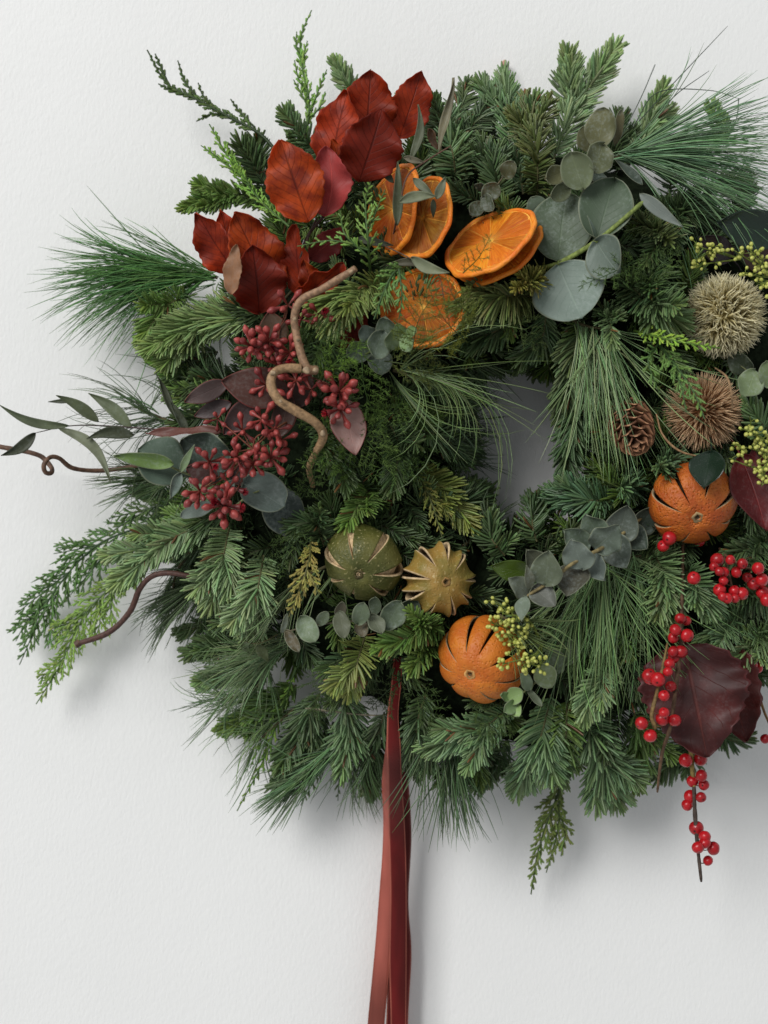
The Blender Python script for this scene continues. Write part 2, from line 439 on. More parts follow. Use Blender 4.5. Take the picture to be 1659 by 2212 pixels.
# ------------------------------------------------------------------ long pine needles
def pine_tuft(base, ang, length, label, n=90, col=PINE_B, dh=(-0.01, 0.03), sag=0.15, r=1.05, curl=0.12, name='pine_tuft', jit=14, strag=0.06):
    Q = cr([PS(*b) for b in base], 12)
    s = rng.uniform(0, 1, n)
    p, T = along(Q, s)
    nf = max(8, n // 5); fid = rng.randint(0, nf, n)                 # needles grow in bundles of about five
    p, T = along(Q, rng.uniform(0, 1, nf)[fid])
    p = p + (rng.normal(0, 6 * px(), (nf, 3)))[fid]
    thf = np.radians(np.clip(rng.normal(0.5, 0.30, nf), -0.12, 1.12) * (ang[1] - ang[0]) + ang[0])
    th = thf[fid] + np.radians(rng.normal(0, 4.5, n))
    st = (rng.rand(nf) < strag)[fid]
    th = th + np.where(st, rng.normal(0, 0.45, nf)[fid], 0)
    ln = rng.uniform(length[0], length[1], n) * np.where(rng.rand(n) < 0.15, 0.7, 1.0) * px()
    b0 = PS(*base[0]); hz = rng.uniform(dh[0], dh[1], nf)[fid] + rng.normal(0, .003, n)
    cv = np.where(st, rng.normal(0, 0.4, nf)[fid], rng.normal(0, curl * 1.5, nf)[fid]) + rng.normal(0, .08, n)
    t = np.linspace(0, 1, 8)
    a = th[:, None] + cv[:, None] * (t[None] - 0.2) * 1.6
    st_ = ln[:, None] / 7
    X = np.concatenate([np.zeros((n, 1)), np.cumsum(np.cos(a[:, 1:]) * st_, 1)], 1)
    Zz = np.concatenate([np.zeros((n, 1)), np.cumsum(np.sin(a[:, 1:]) * st_, 1)], 1) - sag * ln[:, None] * t[None] ** 2
    arch = np.sin(t * math.pi * 0.8)[None] * ln[:, None] * rng.uniform(0.02, 0.16, n)[:, None]
    Y = -(hz[:, None] * t[None]) - arch * 0.6
    C = p[:, None] + np.stack([X, Y, Zz], -1)
    C[:, :, 1] = np.minimum(C[:, :, 1], -0.004)
    R = r * px() * np.array([1, 1, 1, 1, 0.95, 0.9, 0.75, 0.2])[None] * rng.uniform(0.8, 1.15, n)[:, None]
    cc = np.abs((np.asarray(col) * np.array([2.05, 2.10, 1.85]))[None] * rng.uniform(0.55, 1.45, (n, 1)) * (1 + rng.normal(0, 0.08, (n, 3))))
    root = thing(name, label, 'pine tuft', b0, 'long-needled pine tufts in the wreath')
    mb = MB(); mb.tubes(Q, np.linspace(4, 2.2, 12)[None] * px(), 6, 1, (1, 0.2, 0), (0.10, 0.085, 0.04)); build(mb, 'stem', M_TWIG, root)
    mb = MB(); mb.tubes(C, R, 3, 1.0, rng.normal(0, 1, (n, 3)), cc); build(mb, 'needles', M_PINE, root, kind='stuff')
    return root

# ------------------------------------------------------------------ cypress (flat sprays of scale leaves)
BEAD = np.array([0.75, 1.15, 0.72, 1.15, 0.72, 1.1, 0.7, 1.05, 0.66, 0.95, 0.55, 0.15])
def cyp_twigs(A, width, up, spacing, sub_sp, sub_len, ang=38, droop=0.0, twist=0.25, first=0.08):
    ln = np.linalg.norm(np.diff(A, axis=0), axis=1).sum()
    out = []
    up = np.asarray(up, float)
    k = max(3, int(ln / spacing))
    for i in range(k):
        s = first + (0.97 - first) * (i + rng.uniform(-0.2, 0.2)) / k
        p, T = along(A, np.array([s])); p, T = p[0], T[0]
        U = nrm(up - (T @ up) * T); S = np.cross(T, U) * (1 if i % 2 else -1)
        prof = min(1.0, (1 - s) * 1.9 + 0.14) * min(1.0, 0.55 + 2.2 * s)
        l = width * prof * rng.uniform(0.75, 1.15)
        a = math.radians(ang + rng.normal(0, 6))
        d = nrm(math.cos(a) * T + math.sin(a) * S + U * rng.normal(0, twist))
        t = np.linspace(0, 1, 12)[:, None]
        B = p + l * (d * t + (T * 0.22 + np.array([0, 0, -droop])) * t ** 2)
        out.append(B)
        m = int(l / sub_sp)
        for j in range(1, m):
            f = j / m
            q = B[min(11, int(f * 11))]; Tb = nrm(B[min(11, int(f * 11) + 1)] - B[max(0, int(f * 11) - 1)])
            Sb = np.cross(Tb, U) * (1 if j % 2 else -1)
            ll = sub_len * (1.05 - 0.6 * f) * rng.uniform(0.6, 1.2) * min(1, l / (sub_len * 2) + 0.3)
            ab = math.radians(36 + rng.normal(0, 8))
            e = nrm(math.cos(ab) * Tb + math.sin(ab) * Sb + U * rng.normal(0, twist))
            out.append(q + ll * (e * t + Tb * 0.25 * t ** 2))
    return np.array(out)
def cypress_spray(axes, label, col=CYP_B, width=60, spacing=13, sub_sp=8, sub_len=17, r=2.4, ang=38, droop=0.0, up=UP, name='cypress_sprig', first=0.08, absolute=False):
    """axes: list of paths, each [(u, v, h-offset), ...]; the first is the main one, the rest its side branches"""
    f = (lambda q: P(*q)) if absolute else (lambda q: PS(*q))
    As = [cr([f(q) for q in ax], 26) for ax in axes]
    root = thing(name, label, 'cypress sprig', As[0][0], 'cypress sprigs in the wreath')
    s = px()
    st = MB()
    for i, A in enumerate(As):
        st.tubes(A, (np.linspace(3.0, 1.3, 26) if i == 0 else np.linspace(2.2, 1.1, 26))[None] * s * (r / 2.4), 6, 1, (1, 0.2, 0), np.asarray(col) * np.linspace(0.75, 1.0, 26)[None, :, None])
    build(st, 'stem', M_SCALE, root)
    mb = MB()
    for i, A in enumerate(As):
        w = width if i == 0 else width * 0.6
        B = cyp_twigs(A, w * s, up, spacing * s, sub_sp * s, sub_len * s, ang, droop, first=first)
        n = len(B)
        cc = np.abs((np.asarray(col) * GREEN * .9)[None] * rng.uniform(0.7, 1.25, (n, 1)) * (1 + rng.normal(0, 0.06, (n, 3))))
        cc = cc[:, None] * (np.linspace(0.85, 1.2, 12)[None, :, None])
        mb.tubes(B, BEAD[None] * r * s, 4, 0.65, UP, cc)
        # scales on the stem itself
        g = cr(A, 40); q = g[:, None] + np.zeros((1, 2, 1))
    build(mb, 'scale_leaves', M_SCALE, root, kind='stuff')
    return root

# ------------------------------------------------------------------ asparagus fern
def fern_plume(axis, label, width=55, col=(0.055, 0.105, 0.025), spacing=9, up=UP, r=0.55, absolute=False, hair=11):
    f = (lambda q: P(*q)) if absolute else (lambda q: PS(*q))
    A = cr([f(q) for q in axis], 26); s = px(); up = np.asarray(up, float)
    ln = np.linalg.norm(np.diff(A, axis=0), axis=1).sum()
    root = thing('fern_plume', label, 'fern', A[0], 'feathery fern plumes in the wreath')
    mb = MB(); mb.tubes(A, np.linspace(1.3, 0.6, 26)[None] * s, 5, 1, (1, 0.2, 0), np.asarray(col) * 1.2); build(mb, 'stem', M_FERN, root)
    k = int(ln / (spacing * s)); hair_p, hair_d = [], []; br = []
    for i in range(k):
        u = 0.04 + 0.94 * i / k
        p, T = along(A, np.array([u])); p, T = p[0], T[0]
        U = nrm(up - (T @ up) * T); S = np.cross(T, U) * (1 if i % 2 else -1)
        l = width * s * min(1.0, (1 - u) * 1.5 + 0.12) * rng.uniform(0.6, 1.15)
        a = math.radians(52 + rng.normal(0, 8)); d = nrm(math.cos(a) * T + math.sin(a) * S + U * rng.normal(0.05, 0.3))
        t = np.linspace(0, 1, 7)[:, None]; B = p + l * (d * t + T * 0.15 * t ** 2); br.append(B)
        m = int(l / (1.35 * s))
        q, tt = along(B, rng.uniform(0.05, 1, m))
        hair_p.append(q); hair_d.append(nrm(tt * 0.75 + nrm(rng.normal(0, 1, (m, 3)) + np.array([0, -0.2, 0])) * 0.85))
    hp = np.concatenate(hair_p); hd = np.concatenate(hair_d); n = len(hp)
    L = rng.uniform(0.5, 1.15, n) * hair * s
    C = hp[:, None] + L[:, None, None] * hd[:, None] * np.array([0, 0.55, 1.0])[None, :, None]
    cc = np.abs((np.asarray(col) * GREEN * .9)[None] * rng.uniform(0.6, 1.5, (n, 1)))
    mb = MB(); mb.tubes(np.array(br), 0.6 * s, 3, 1, (1, 0.2, 0), np.asarray(col)); mb.tubes(C, np.array([1, 0.9, 0.2])[None] * r * s, 3, 1, (0.3, 1, 0.2), cc)
    build(mb, 'fronds', M_FERN, root, kind='stuff')
    return root

# ------------------------------------------------------------------ leaves
def leaf_mesh(base, tip, hw, roll=0, shape='round', cup=0.12, bend=0.06, wave=0.0, nw=5, serr=0.0, nserr=10, col=(0.1, 0.1, 0.1), corr=0.0, ncorr=9, twist=0, ns=18, nt=12, sway=0.0, slope=0.55):
    """blade between two points in space; hw = half width in photo pixels"""
    base, tip = np.asarray(base, float), np.asarray(tip, float)
    Lv = tip - base; L = np.linalg.norm(Lv); T = Lv / L
    V = nrm(CAM - 0.5 * (base + tip))
    S = nrm(np.cross(V, T)); N = np.cross(T, S)
    if N @ V < 0: N, S = -N, -S
    s = np.linspace(0, 1, ns); t = np.linspace(-1, 1, nt)
    if shape == 'round': w = np.clip(np.sin(math.pi * s), 0, 1) ** 0.52
    elif shape == 'cordate': w = np.sin(math.pi * np.clip(s, 0, 1) ** 0.72) ** 0.62 * (1 - 0.25 * s ** 5)
    elif shape == 'ovate': w = np.sin(math.pi * s ** 0.86) ** 0.72 * (1 - 0.22 * s ** 7)
    elif shape == 'drop': w = np.sin(math.pi * s ** 0.72) ** 0.85
    elif shape == 'lance': w = np.sin(math.pi * s ** 0.8) ** 0.9 * (1 - 0.3 * s)
    else: w = np.sin(math.pi * s) ** 0.6
    w = np.maximum(w, 0.03)
    SS, TT = np.meshgrid(s, t, indexing='ij'); W = w[:, None] * np.ones_like(TT)
    ph = rng.uniform(0, 6.28, 4)
    hwm = hw * px(0.12)
    W = W * (1 + 0.035 * np.sin(SS * 7 + ph[0] + 2 * np.sign(TT)) + serr * np.abs(TT) * np.sin(2 * math.pi * nserr * SS + ph[1] * 0))
    ra = np.radians(roll + twist * (SS - 0.5))
    z = cup * hwm * (TT ** 2) * 1.0 + bend * L * np.sin(math.pi * SS) + wave * hwm * np.abs(TT) ** 1.6 * np.sin(2 * math.pi * nw * SS * 0.5 + ph[2] + 1.7 * np.sign(TT))
    z = z + corr * hwm * np.cos(2 * math.pi * (ncorr * SS - np.abs(TT) * ncorr * slope * 0.45)) * (1 - np.abs(TT) ** 6) * np.minimum(1, np.abs(TT) * 3)
    x = TT * W * hwm
    X = x * np.cos(ra) - z * np.sin(ra); Zc = x * np.sin(ra) + z * np.cos(ra)
    sw = sway * L * np.sin(math.pi * SS)
    G = base + T * (L * SS)[..., None] + S * (X + sw)[..., None] + N * Zc[..., None]
    ST = np.stack([SS, TT, np.full_like(SS, rng.rand())], -1)
    mb = MB(); mb.grid(G, np.asarray(col, float) * LEAFY * rng.uniform(0.88, 1.12), ST)
    return mb
def leaf(parent, base, tip, hw, mat, name='leaf', label=None, **kw):
    o = build(leaf_mesh(base, tip, hw, **kw), name, mat, parent, label=label)
    md = o.modifiers.new('thickness', 'SOLIDIFY'); md.thickness = 0.00035; md.offset = 0
    return o
def stem(parent, pts, r, col, name='stem', mat=None, k=7, knots=0.0, m=None):
    m = m or max(10, len(pts) * 7)
    A = cr(pts, m)
    R = np.interp(np.linspace(0, 1, m), np.linspace(0, 1, len(r)), r) if hasattr(r, '__len__') else np.full(m, float(r))
    R = R * px(0.12) * (1 + knots * rng.normal(0, 1, m))
    R[-1] *= 0.6
    mb = MB(); mb.tubes(A, R[None], k, 1.0, (0.7, 0.3, 0.6), np.asarray(col))
    # end caps
    for e in (0, -1):
        mb.tubes(np.stack([A[e], A[e] + (nrm(A[e] - A[1 if e == 0 else -2])) * R[e] * 0.15])[None], np.array([[R[e], R[e] * 0.05]]), k, 1.0, (0.7, 0.3, 0.6), np.asarray(col) * 1.3)
    return build(mb, name, mat or M_TWIG, parent)

# ------------------------------------------------------------------ wreath body: dark moss ring and the packed greenery in its depth
mb = MB()
a = np.linspace(0, 2 * math.pi, 120, endpoint=False); b = np.linspace(0, 2 * math.pi, 40, endpoint=False)
AA, BB = np.meshgrid(a, b, indexing='ij')
sc = px(0.05)
lump = 1 + 0.10 * np.sin(AA * 9 + 1) * np.sin(BB * 3) + 0.07 * np.sin(AA * 23 + BB * 5) + 0.05 * rng.normal(0, 1, AA.shape)
rr = (RING + 205 * np.cos(BB) * lump) * sc
hh = 0.046 + 0.043 * np.sin(BB) * lump
c0 = P(CU, CV, 0.05)
G = np.stack([c0[0] + rr * np.cos(AA), -hh, c0[2] + rr * np.sin(AA)], -1)
G = np.concatenate([G, G[:1]], 0)
mb.grid(G, (0.02, 0.03, 0.015), wrap=True)
ring = build(mb, 'moss_ring', M_MOSS)
tag(ring, 'dark moss ring that carries the whole wreath, almost hidden by greenery', 'wreath base')

mb = MB()
for i in range(470):
    th = rng.uniform(0, 2 * math.pi)
    bb = rng.uniform(-0.25, math.pi + 0.45)
    rad = RING + 215 * math.cos(bb); h = 0.046 + 0.050 * math.sin(bb)
    u, v = CU + rad * math.cos(th), CV - rad * math.sin(th)
    out = math.cos(bb)
    tl = rng.uniform(70, 130) if out > -0.3 else rng.uniform(50, 80)
    dirr = out * 0.8 + rng.normal(0.1, 0.4); dt = rng.normal(0, 0.75)
    du = dirr * math.cos(th) - dt * math.sin(th); dv = -(dirr * math.sin(th) + dt * math.cos(th))
    q = math.hypot(du, dv) + 1e-6; du, dv = du / q, dv / q
    if rad + tl * out < 200: tl *= 0.5
    dhh = 0.028 * math.sin(bb) * rng.uniform(0.2, 1.1)
    A = cr([P(u, v, max(0.006, h - 0.008)), P(u + du * tl * .5, v + dv * tl * .5, max(0.006, h + dhh * .7)), P(u + du * tl, v + dv * tl, max(0.006, h + dhh * .8))], 12)
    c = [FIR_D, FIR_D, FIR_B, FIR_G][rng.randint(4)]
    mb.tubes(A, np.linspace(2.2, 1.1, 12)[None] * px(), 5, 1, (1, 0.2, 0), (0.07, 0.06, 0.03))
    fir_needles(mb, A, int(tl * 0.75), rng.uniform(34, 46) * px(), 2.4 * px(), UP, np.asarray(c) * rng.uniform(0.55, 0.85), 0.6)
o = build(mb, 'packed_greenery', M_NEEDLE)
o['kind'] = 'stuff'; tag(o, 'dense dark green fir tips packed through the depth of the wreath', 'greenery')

# ------------------------------------------------------------------ fir sprigs, round the wreath
for pts, label, kw in [
    ([(600, 450, -.01), (560, 380, .0), (522, 318, .01)], 'dark fir sprig behind the bright cypress at upper left, fanned against the wall', dict(col=FIR_D, L=48)),
    ([(580, 440, -.01), (500, 418, .0), (405, 446, .01)], 'small fir sprig pointing to the wall just above the lower beech leaves', dict(col=FIR_G, L=36)),
    ([(700, 345, -.01), (660, 300, .0), (618, 250, .01)], 'fir sprig under the tall upright cypress, its tip against the wall', dict(col=FIR_B, L=40)),
    ([(775, 235, .0), (755, 190, .0), (728, 140, .0)], 'short pale fir tip peeping out behind the topmost beech leaves', dict(col=FIR_P, L=34)),
    ([(985, 400, -.01), (975, 320, .02), (935, 258, .025), (880, 232, .02)], 'arching blue-green fir sprig beside the rightmost beech leaf', dict(col=FIR_B, L=58, sag=.25, n=190)),
    ([(975, 430, -.01), (985, 300, .015), (1005, 190, .01)], 'fir sprig with needles hanging down, behind the dried twisted leaf', dict(col=FIR_D, L=52, sag=.35, n=230)),
    ([(1130, 420, -.01), (1110, 290, .01), (1088, 172, .0)], 'upright fir sprig under the small copper hook', dict(col=FIR_B, L=46, n=240)),
    ([(1160, 430, .0), (1160, 330, .03), (1135, 215, .03)], 'thick olive-dark fir sprig bent downward beside the tallest fir sprig', dict(col=(0.045, 0.062, 0.024), L=44, sag=.25, n=260, full=.7)),
    ([(1195, 345, .0), (1235, 250, .005), (1325, 108, .0)], 'tall pale green fir sprig, the highest of the fir at the top', dict(col=FIR_P, L=50, n=240, full=.3)),
    ([(1375, 340, -.01), (1400, 270, .0), (1432, 195, .0)], 'pale fir tip standing behind the long pine needles at upper right', dict(col=FIR_P, L=40, n=130)),
    ([(1570, 310, .0), (1555, 275, .0), (1538, 235, .0)], 'very small fir tip above the long pine needles near the frame edge', dict(col=FIR_G, L=32, n=50)),
    ([(555, 688, .01), (450, 690, .03), (335, 745, .03)], 'large arched fir sprig above the red bud clusters, needles combed up and down', dict(col=(.085, .135, .062), L=54, n=330, full=.45, r=2.9)),
    ([(410, 640, .0), (362, 660, .02), (312, 722, .02)], 'fir sprig curving down at the foot of the long pine plume', dict(col=FIR_G, L=44)),
    ([(470, 880, -.01), (400, 830, .01), (333, 765, .01)], 'bright green fir sprig under the large arched fir sprig', dict(col=FIR_G, L=42)),
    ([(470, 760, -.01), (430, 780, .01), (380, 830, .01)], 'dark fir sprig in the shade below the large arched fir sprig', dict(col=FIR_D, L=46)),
    ([(480, 1120, .0), (380, 1160, .03), (258, 1255, .03)], 'pale blue-green fir sprig lying over the drooping cypress sprays', dict(col=FIR_P, L=44, n=300, full=.25)),
    ([(495, 1140, .01), (480, 1215, .045), (458, 1298, .045)], 'broad bright fir sprig hanging below the silvery leaves and red buds', dict(col=FIR_P, L=52, n=220, full=.2, r=2.8)),
    ([(570, 1200, .01), (556, 1280, .035), (543, 1378, .03)], 'pale fir sprig hanging between the golden cypress and the broad bright one', dict(col=FIR_P, L=50, n=210, full=.2)),
    ([(470, 1120, -.01), (390, 1135, .01), (318, 1172, .01)], 'fir sprig half hidden above the pale blue-green one', dict(col=FIR_G, L=38)),
    ([(820, 1030, -.01), (785, 1075, .01), (752, 1128, .02)], 'fir tip just above the dark green lime', dict(col=FIR_G, L=44, n=130)),
    ([(900, 1010, -.01), (960, 1060, .01), (1012, 1128, .01)], 'yellow-green fir sprig reaching toward the opening of the wreath', dict(col=FIR_Y, L=48, n=130, full=.2)),
    ([(960, 1345, .0), (900, 1370, .02), (828, 1398, .03)], 'fir sprig between the lower orange and the small round grey leaves', dict(col=FIR_G, L=40, n=150)),
    ([(940, 1360, .0), (915, 1345, .03), (893, 1325, .04)], 'short fir tip pointing up below the olive star-cut lime', dict(col=FIR_G, L=36, n=80)),
    ([(955, 1375, -.01), (920, 1410, .01), (890, 1440, .02)], 'fir tip hanging over the top of the ribbon', dict(col=FIR_G, L=40, n=100)),
    ([(790, 1370, .0), (772, 1430, .03), (755, 1490, .03)], 'fir tip with yellowish ends hanging below the small round grey leaves', dict(col=FIR_Y, L=44, n=110, full=.2)),
    ([(690, 1500, .0), (650, 1570, .0), (610, 1650, .0)], 'dark fir sprig hanging at the lower edge beside the green cypress', dict(col=FIR_D, L=46)),
    ([(740, 1490, .0), (755, 1570, .01), (740, 1660, .0)], 'dark fir sprig hanging at the lower edge, first one beside the ribbon', dict(col=FIR_B, L=48)),
    ([(920, 1500, .0), (900, 1570, .01), (900, 1660, .0)], 'dark fir sprig hanging straight behind the ribbon', dict(col=FIR_D, L=46)),
    ([(1110, 1520, .0), (1030, 1580, .02), (928, 1612, .02)], 'fir sprig lying sideways under the lower orange', dict(col=FIR_B, L=46, n=210, full=.3)),
    ([(1190, 1500, .0), (1165, 1600, .02), (1118, 1700, .01)], 'blue-green fir sprig hanging at the lower edge under the light green round leaves', dict(col=FIR_B, L=54, n=270, full=.25)),
    ([(1225, 1510, .0), (1222, 1590, .02), (1212, 1665, .0)], 'olive-green fir sprig hanging between two blue-green ones at the lower edge', dict(col=FIR_G, L=48, n=190)),
    ([(1255, 1530, .0), (1295, 1620, .02), (1332, 1722, .01)], 'large blue-green fir sprig hanging lowest of the fir, next to the dark leaf', dict(col=FIR_B, L=58, n=300, full=.25)),
    ([(1370, 1540, -.01), (1385, 1610, .0), (1375, 1690, .0)], 'shaded fir sprig hanging just beside the dark burgundy leaf', dict(col=FIR_G, L=46)),
    ([(1530, 1570, -.02), (1470, 1630, -.02), (1425, 1672, -.02)], 'dark fir sprig sticking out below the dark burgundy leaf', dict(col=FIR_D, L=44, n=110)),
    ([(1530, 1560, -.02), (1580, 1600, -.02), (1610, 1590, -.02)], 'fir tip behind the lower margin of the dark burgundy leaf', dict(col=FIR_D, L=38, n=80)),
    ([(1320, 1420, .0), (1290, 1480, .02), (1262, 1545, .02)], 'pale fir sprig seen through the hanging pine needles', dict(col=FIR_P, L=44, n=140)),
    ([(1395, 1170, .0), (1440, 1250, .02), (1448, 1335, .02)], 'fir sprig combed sideways next to the berry stem under the upper orange', dict(col=(.07, .115, .06), L=48, n=210)),
    ([(1475, 1220, .0), (1505, 1265, .02), (1532, 1318, .02)], 'fir sprig beneath the single red berry', dict(col=FIR_B, L=46, n=150)),
    ([(1620, 1320, .0), (1570, 1350, .02), (1525, 1392, .02)], 'fir sprig over the top of the dark burgundy leaf', dict(col=FIR_B, L=46, n=160)),
    ([(1690, 1340, .0), (1640, 1385, .03), (1580, 1435, .03)], 'pale fir sprig at the frame edge overlapping the burgundy leaf', dict(col=(.085, .14, .075), L=48, n=190)),
    ([(1700, 1140, .0), (1640, 1175, .02), (1580, 1200, .02)], 'dark fir sprig between the upper orange and the berry bunch', dict(col=FIR_D, L=48, n=180)),
    ([(1680, 1250, .0), (1640, 1290, .01), (1560, 1330, .01)], 'dark fir sprig behind the bunch of red berries', dict(col=FIR_D, L=46, n=170)),
    ([(1255, 690, .0), (1235, 790, .01), (1215, 900, .01)], 'fir sprig hanging down the inner rim, upper one beside the opening', dict(col=(.06, .095, .05), L=50, n=240)),
    ([(1250, 870, .0), (1230, 960, .01), (1225, 1050, .0)], 'fir sprig hanging down the inner rim, lower one beside the opening', dict(col=(.05, .09, .05), L=48, n=200)),
    ([(1330, 1080, .0), (1270, 1080, .02), (1195, 1065, .02)], 'fir sprig pointing into the opening above the silvery round leaves', dict(col=(.045, .09, .055), L=46, n=180)),
    ([(1380, 1050, -.01), (1360, 1052, .02), (1342, 1052, .05)], 'fir rosette facing out, between cone and silvery round leaves', dict(col=(.05, .095, .06), L=44, n=110, full=.9)),
    ([(1470, 985, -.01), (1445, 998, .02), (1424, 1008, .045)], 'fir rosette facing out below the brown bristly head', dict(col=(.05, .09, .055), L=44, n=120, full=.9)),
    ([(1350, 610, .0), (1405, 655, .03), (1455, 690, .03)], 'fir sprig with long curved needles beside the pale bristly head', dict(col=(.055, .095, .05), L=60, n=170)),
    ([(1390, 560, .0), (1420, 620, .03), (1415, 690, .03)], 'dark fir sprig above the bright cypress that touches the pale bristly head', dict(col=FIR_D, L=54, n=160)),
    ([(1300, 660, .0), (1318, 700, .04), (1322, 735, .05)], 'fir tip facing out at the root of the pale hanging pine needles', dict(col=(.06, .10, .055), L=38, n=80, full=.9)),
    ([(1190, 600, .0), (1150, 610, .03), (1118, 622, .045)], 'olive fir rosette between orange slice and large silvery leaf', dict(col=(.10, .105, .035), L=40, n=110, full=.8)),
    ([(1150, 640, .0), (1090, 640, .02), (1005, 662, .02)], 'fir sprig with needles hanging down beside the fern-covered orange slice', dict(col=(.062, .082, .034), L=52, sag=.35, n=200)),
    ([(850, 610, .0), (780, 625, .03), (685, 665, .03)], 'fir sprig with hanging needles next to the upper end of the twisted branch', dict(col=(.085, .125, .045), L=48, sag=.35, n=200)),
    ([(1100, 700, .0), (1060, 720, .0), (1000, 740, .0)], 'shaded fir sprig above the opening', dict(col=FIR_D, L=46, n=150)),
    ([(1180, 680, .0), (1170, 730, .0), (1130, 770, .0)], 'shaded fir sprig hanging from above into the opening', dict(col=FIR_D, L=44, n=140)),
    ([(1380, 480, .0), (1415, 500, .03), (1442, 515, .045)], 'dull fir rosette between the large silvery leaf and the yellow-green buds', dict(col=(.06, .085, .045), L=44, n=110, full=.8)),
    ([(1500, 450, .0), (1460, 470, .02), (1400, 560, .02)], 'dark fir sprig beneath the long pine needles at upper right', dict(col=FIR_D, L=46, n=180)),
    ([(1690, 960, .0), (1650, 920, .02), (1620, 880, .02)], 'fir sprig beside the brown bristly head at the frame edge', dict(col=FIR_B, L=46, n=130)),
    ([(690, 880, .0), (720, 950, .02), (745, 1040, .02)], 'dark fir sprig under the lower bend of the twisted branch', dict(col=FIR_D, L=44, n=180)),
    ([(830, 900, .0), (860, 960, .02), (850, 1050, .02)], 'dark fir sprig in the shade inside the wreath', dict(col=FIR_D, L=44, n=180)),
    ([(1090, 1200, .0), (1060, 1160, .01), (1050, 1110, .0)], 'fir tip pointing up into the opening from below', dict(col=FIR_D, L=40, n=110)),
    ([(1160, 1170, .0), (1150, 1130, .01), (1160, 1080, .0)], 'second fir tip pointing up into the opening, nearer the silvery round leaves', dict(col=FIR_D, L=40, n=110)),
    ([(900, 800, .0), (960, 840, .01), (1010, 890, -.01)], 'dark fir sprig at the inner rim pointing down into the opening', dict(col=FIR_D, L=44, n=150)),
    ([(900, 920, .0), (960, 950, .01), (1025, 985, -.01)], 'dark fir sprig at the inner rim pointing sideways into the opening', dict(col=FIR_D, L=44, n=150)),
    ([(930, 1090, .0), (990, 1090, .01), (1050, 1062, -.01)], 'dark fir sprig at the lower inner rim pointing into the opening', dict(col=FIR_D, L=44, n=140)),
    ([(520, 1400, .0), (470, 1390, .01), (415, 1410, .01)], 'dark fir sprig at the lower outer edge above thin pine needles', dict(col=FIR_D, L=40, n=130)),
    ([(600, 1390, .0), (530, 1440, -.01), (440, 1470, -.015)], 'grey-green fir sprig at the lower outer edge among thin pine needles', dict(col=FIR_B, L=44, n=150)),
    ([(640, 1480, .0), (570, 1530, -.01), (490, 1570, -.015)], 'fir sprig at the lower outer edge pointing to the green cypress', dict(col=FIR_G, L=44, n=150)),
    ([(700, 1540, .0), (660, 1610, -.01), (600, 1690, -.015)], 'fir sprig hanging lowest at the outer side under the green cypress', dict(col=FIR_D, L=44, n=150)),
    ([(830, 1540, .0), (810, 1620, -.01), (800, 1700, -.015)], 'fir sprig hanging beside the ribbon, its tip lowest there', dict(col=FIR_D, L=44, n=140)),
    ([(1010, 1560, .0), (1020, 1620, -.01), (1040, 1680, -.015)], 'dark fir sprig hanging below the one lying sideways', dict(col=FIR_D, L=44, n=130)),
    ([(560, 1260, .0), (480, 1330, -.01), (400, 1365, -.02)], 'dark fir sprig behind the two pale hanging fir sprigs', dict(col=FIR_D, L=42, n=150)),
    ([(480, 1060, .0), (400, 1080, -.01), (305, 1062, -.02)], 'fir sprig at the outer edge under the nibbled eucalyptus disc', dict(col=FIR_B, L=42, n=150)),
    ([(470, 1130, .0), (420, 1200, -.01), (380, 1290, -.02)], 'dark fir sprig at the outer edge behind the curved dark twig', dict(col=FIR_D, L=42, n=150)),
    ([(860, 430, .0), (900, 360, .0), (930, 300, .0)], 'dark fir sprig behind the upright orange slices', dict(col=FIR_D, L=46, n=160)),
    ([(1080, 450, .0), (1070, 380, .01), (1040, 310, .01)], 'dark fir sprig above the round orange slice', dict(col=FIR_D, L=48, n=190, sag=.2)),
    ([(700, 1180, .0), (680, 1130, .02), (640, 1140, .02)], 'shaded fir sprig left of the dark green lime', dict(col=FIR_D, L=44, n=140)),
]:
    fir_sprig(pts, label, **kw)

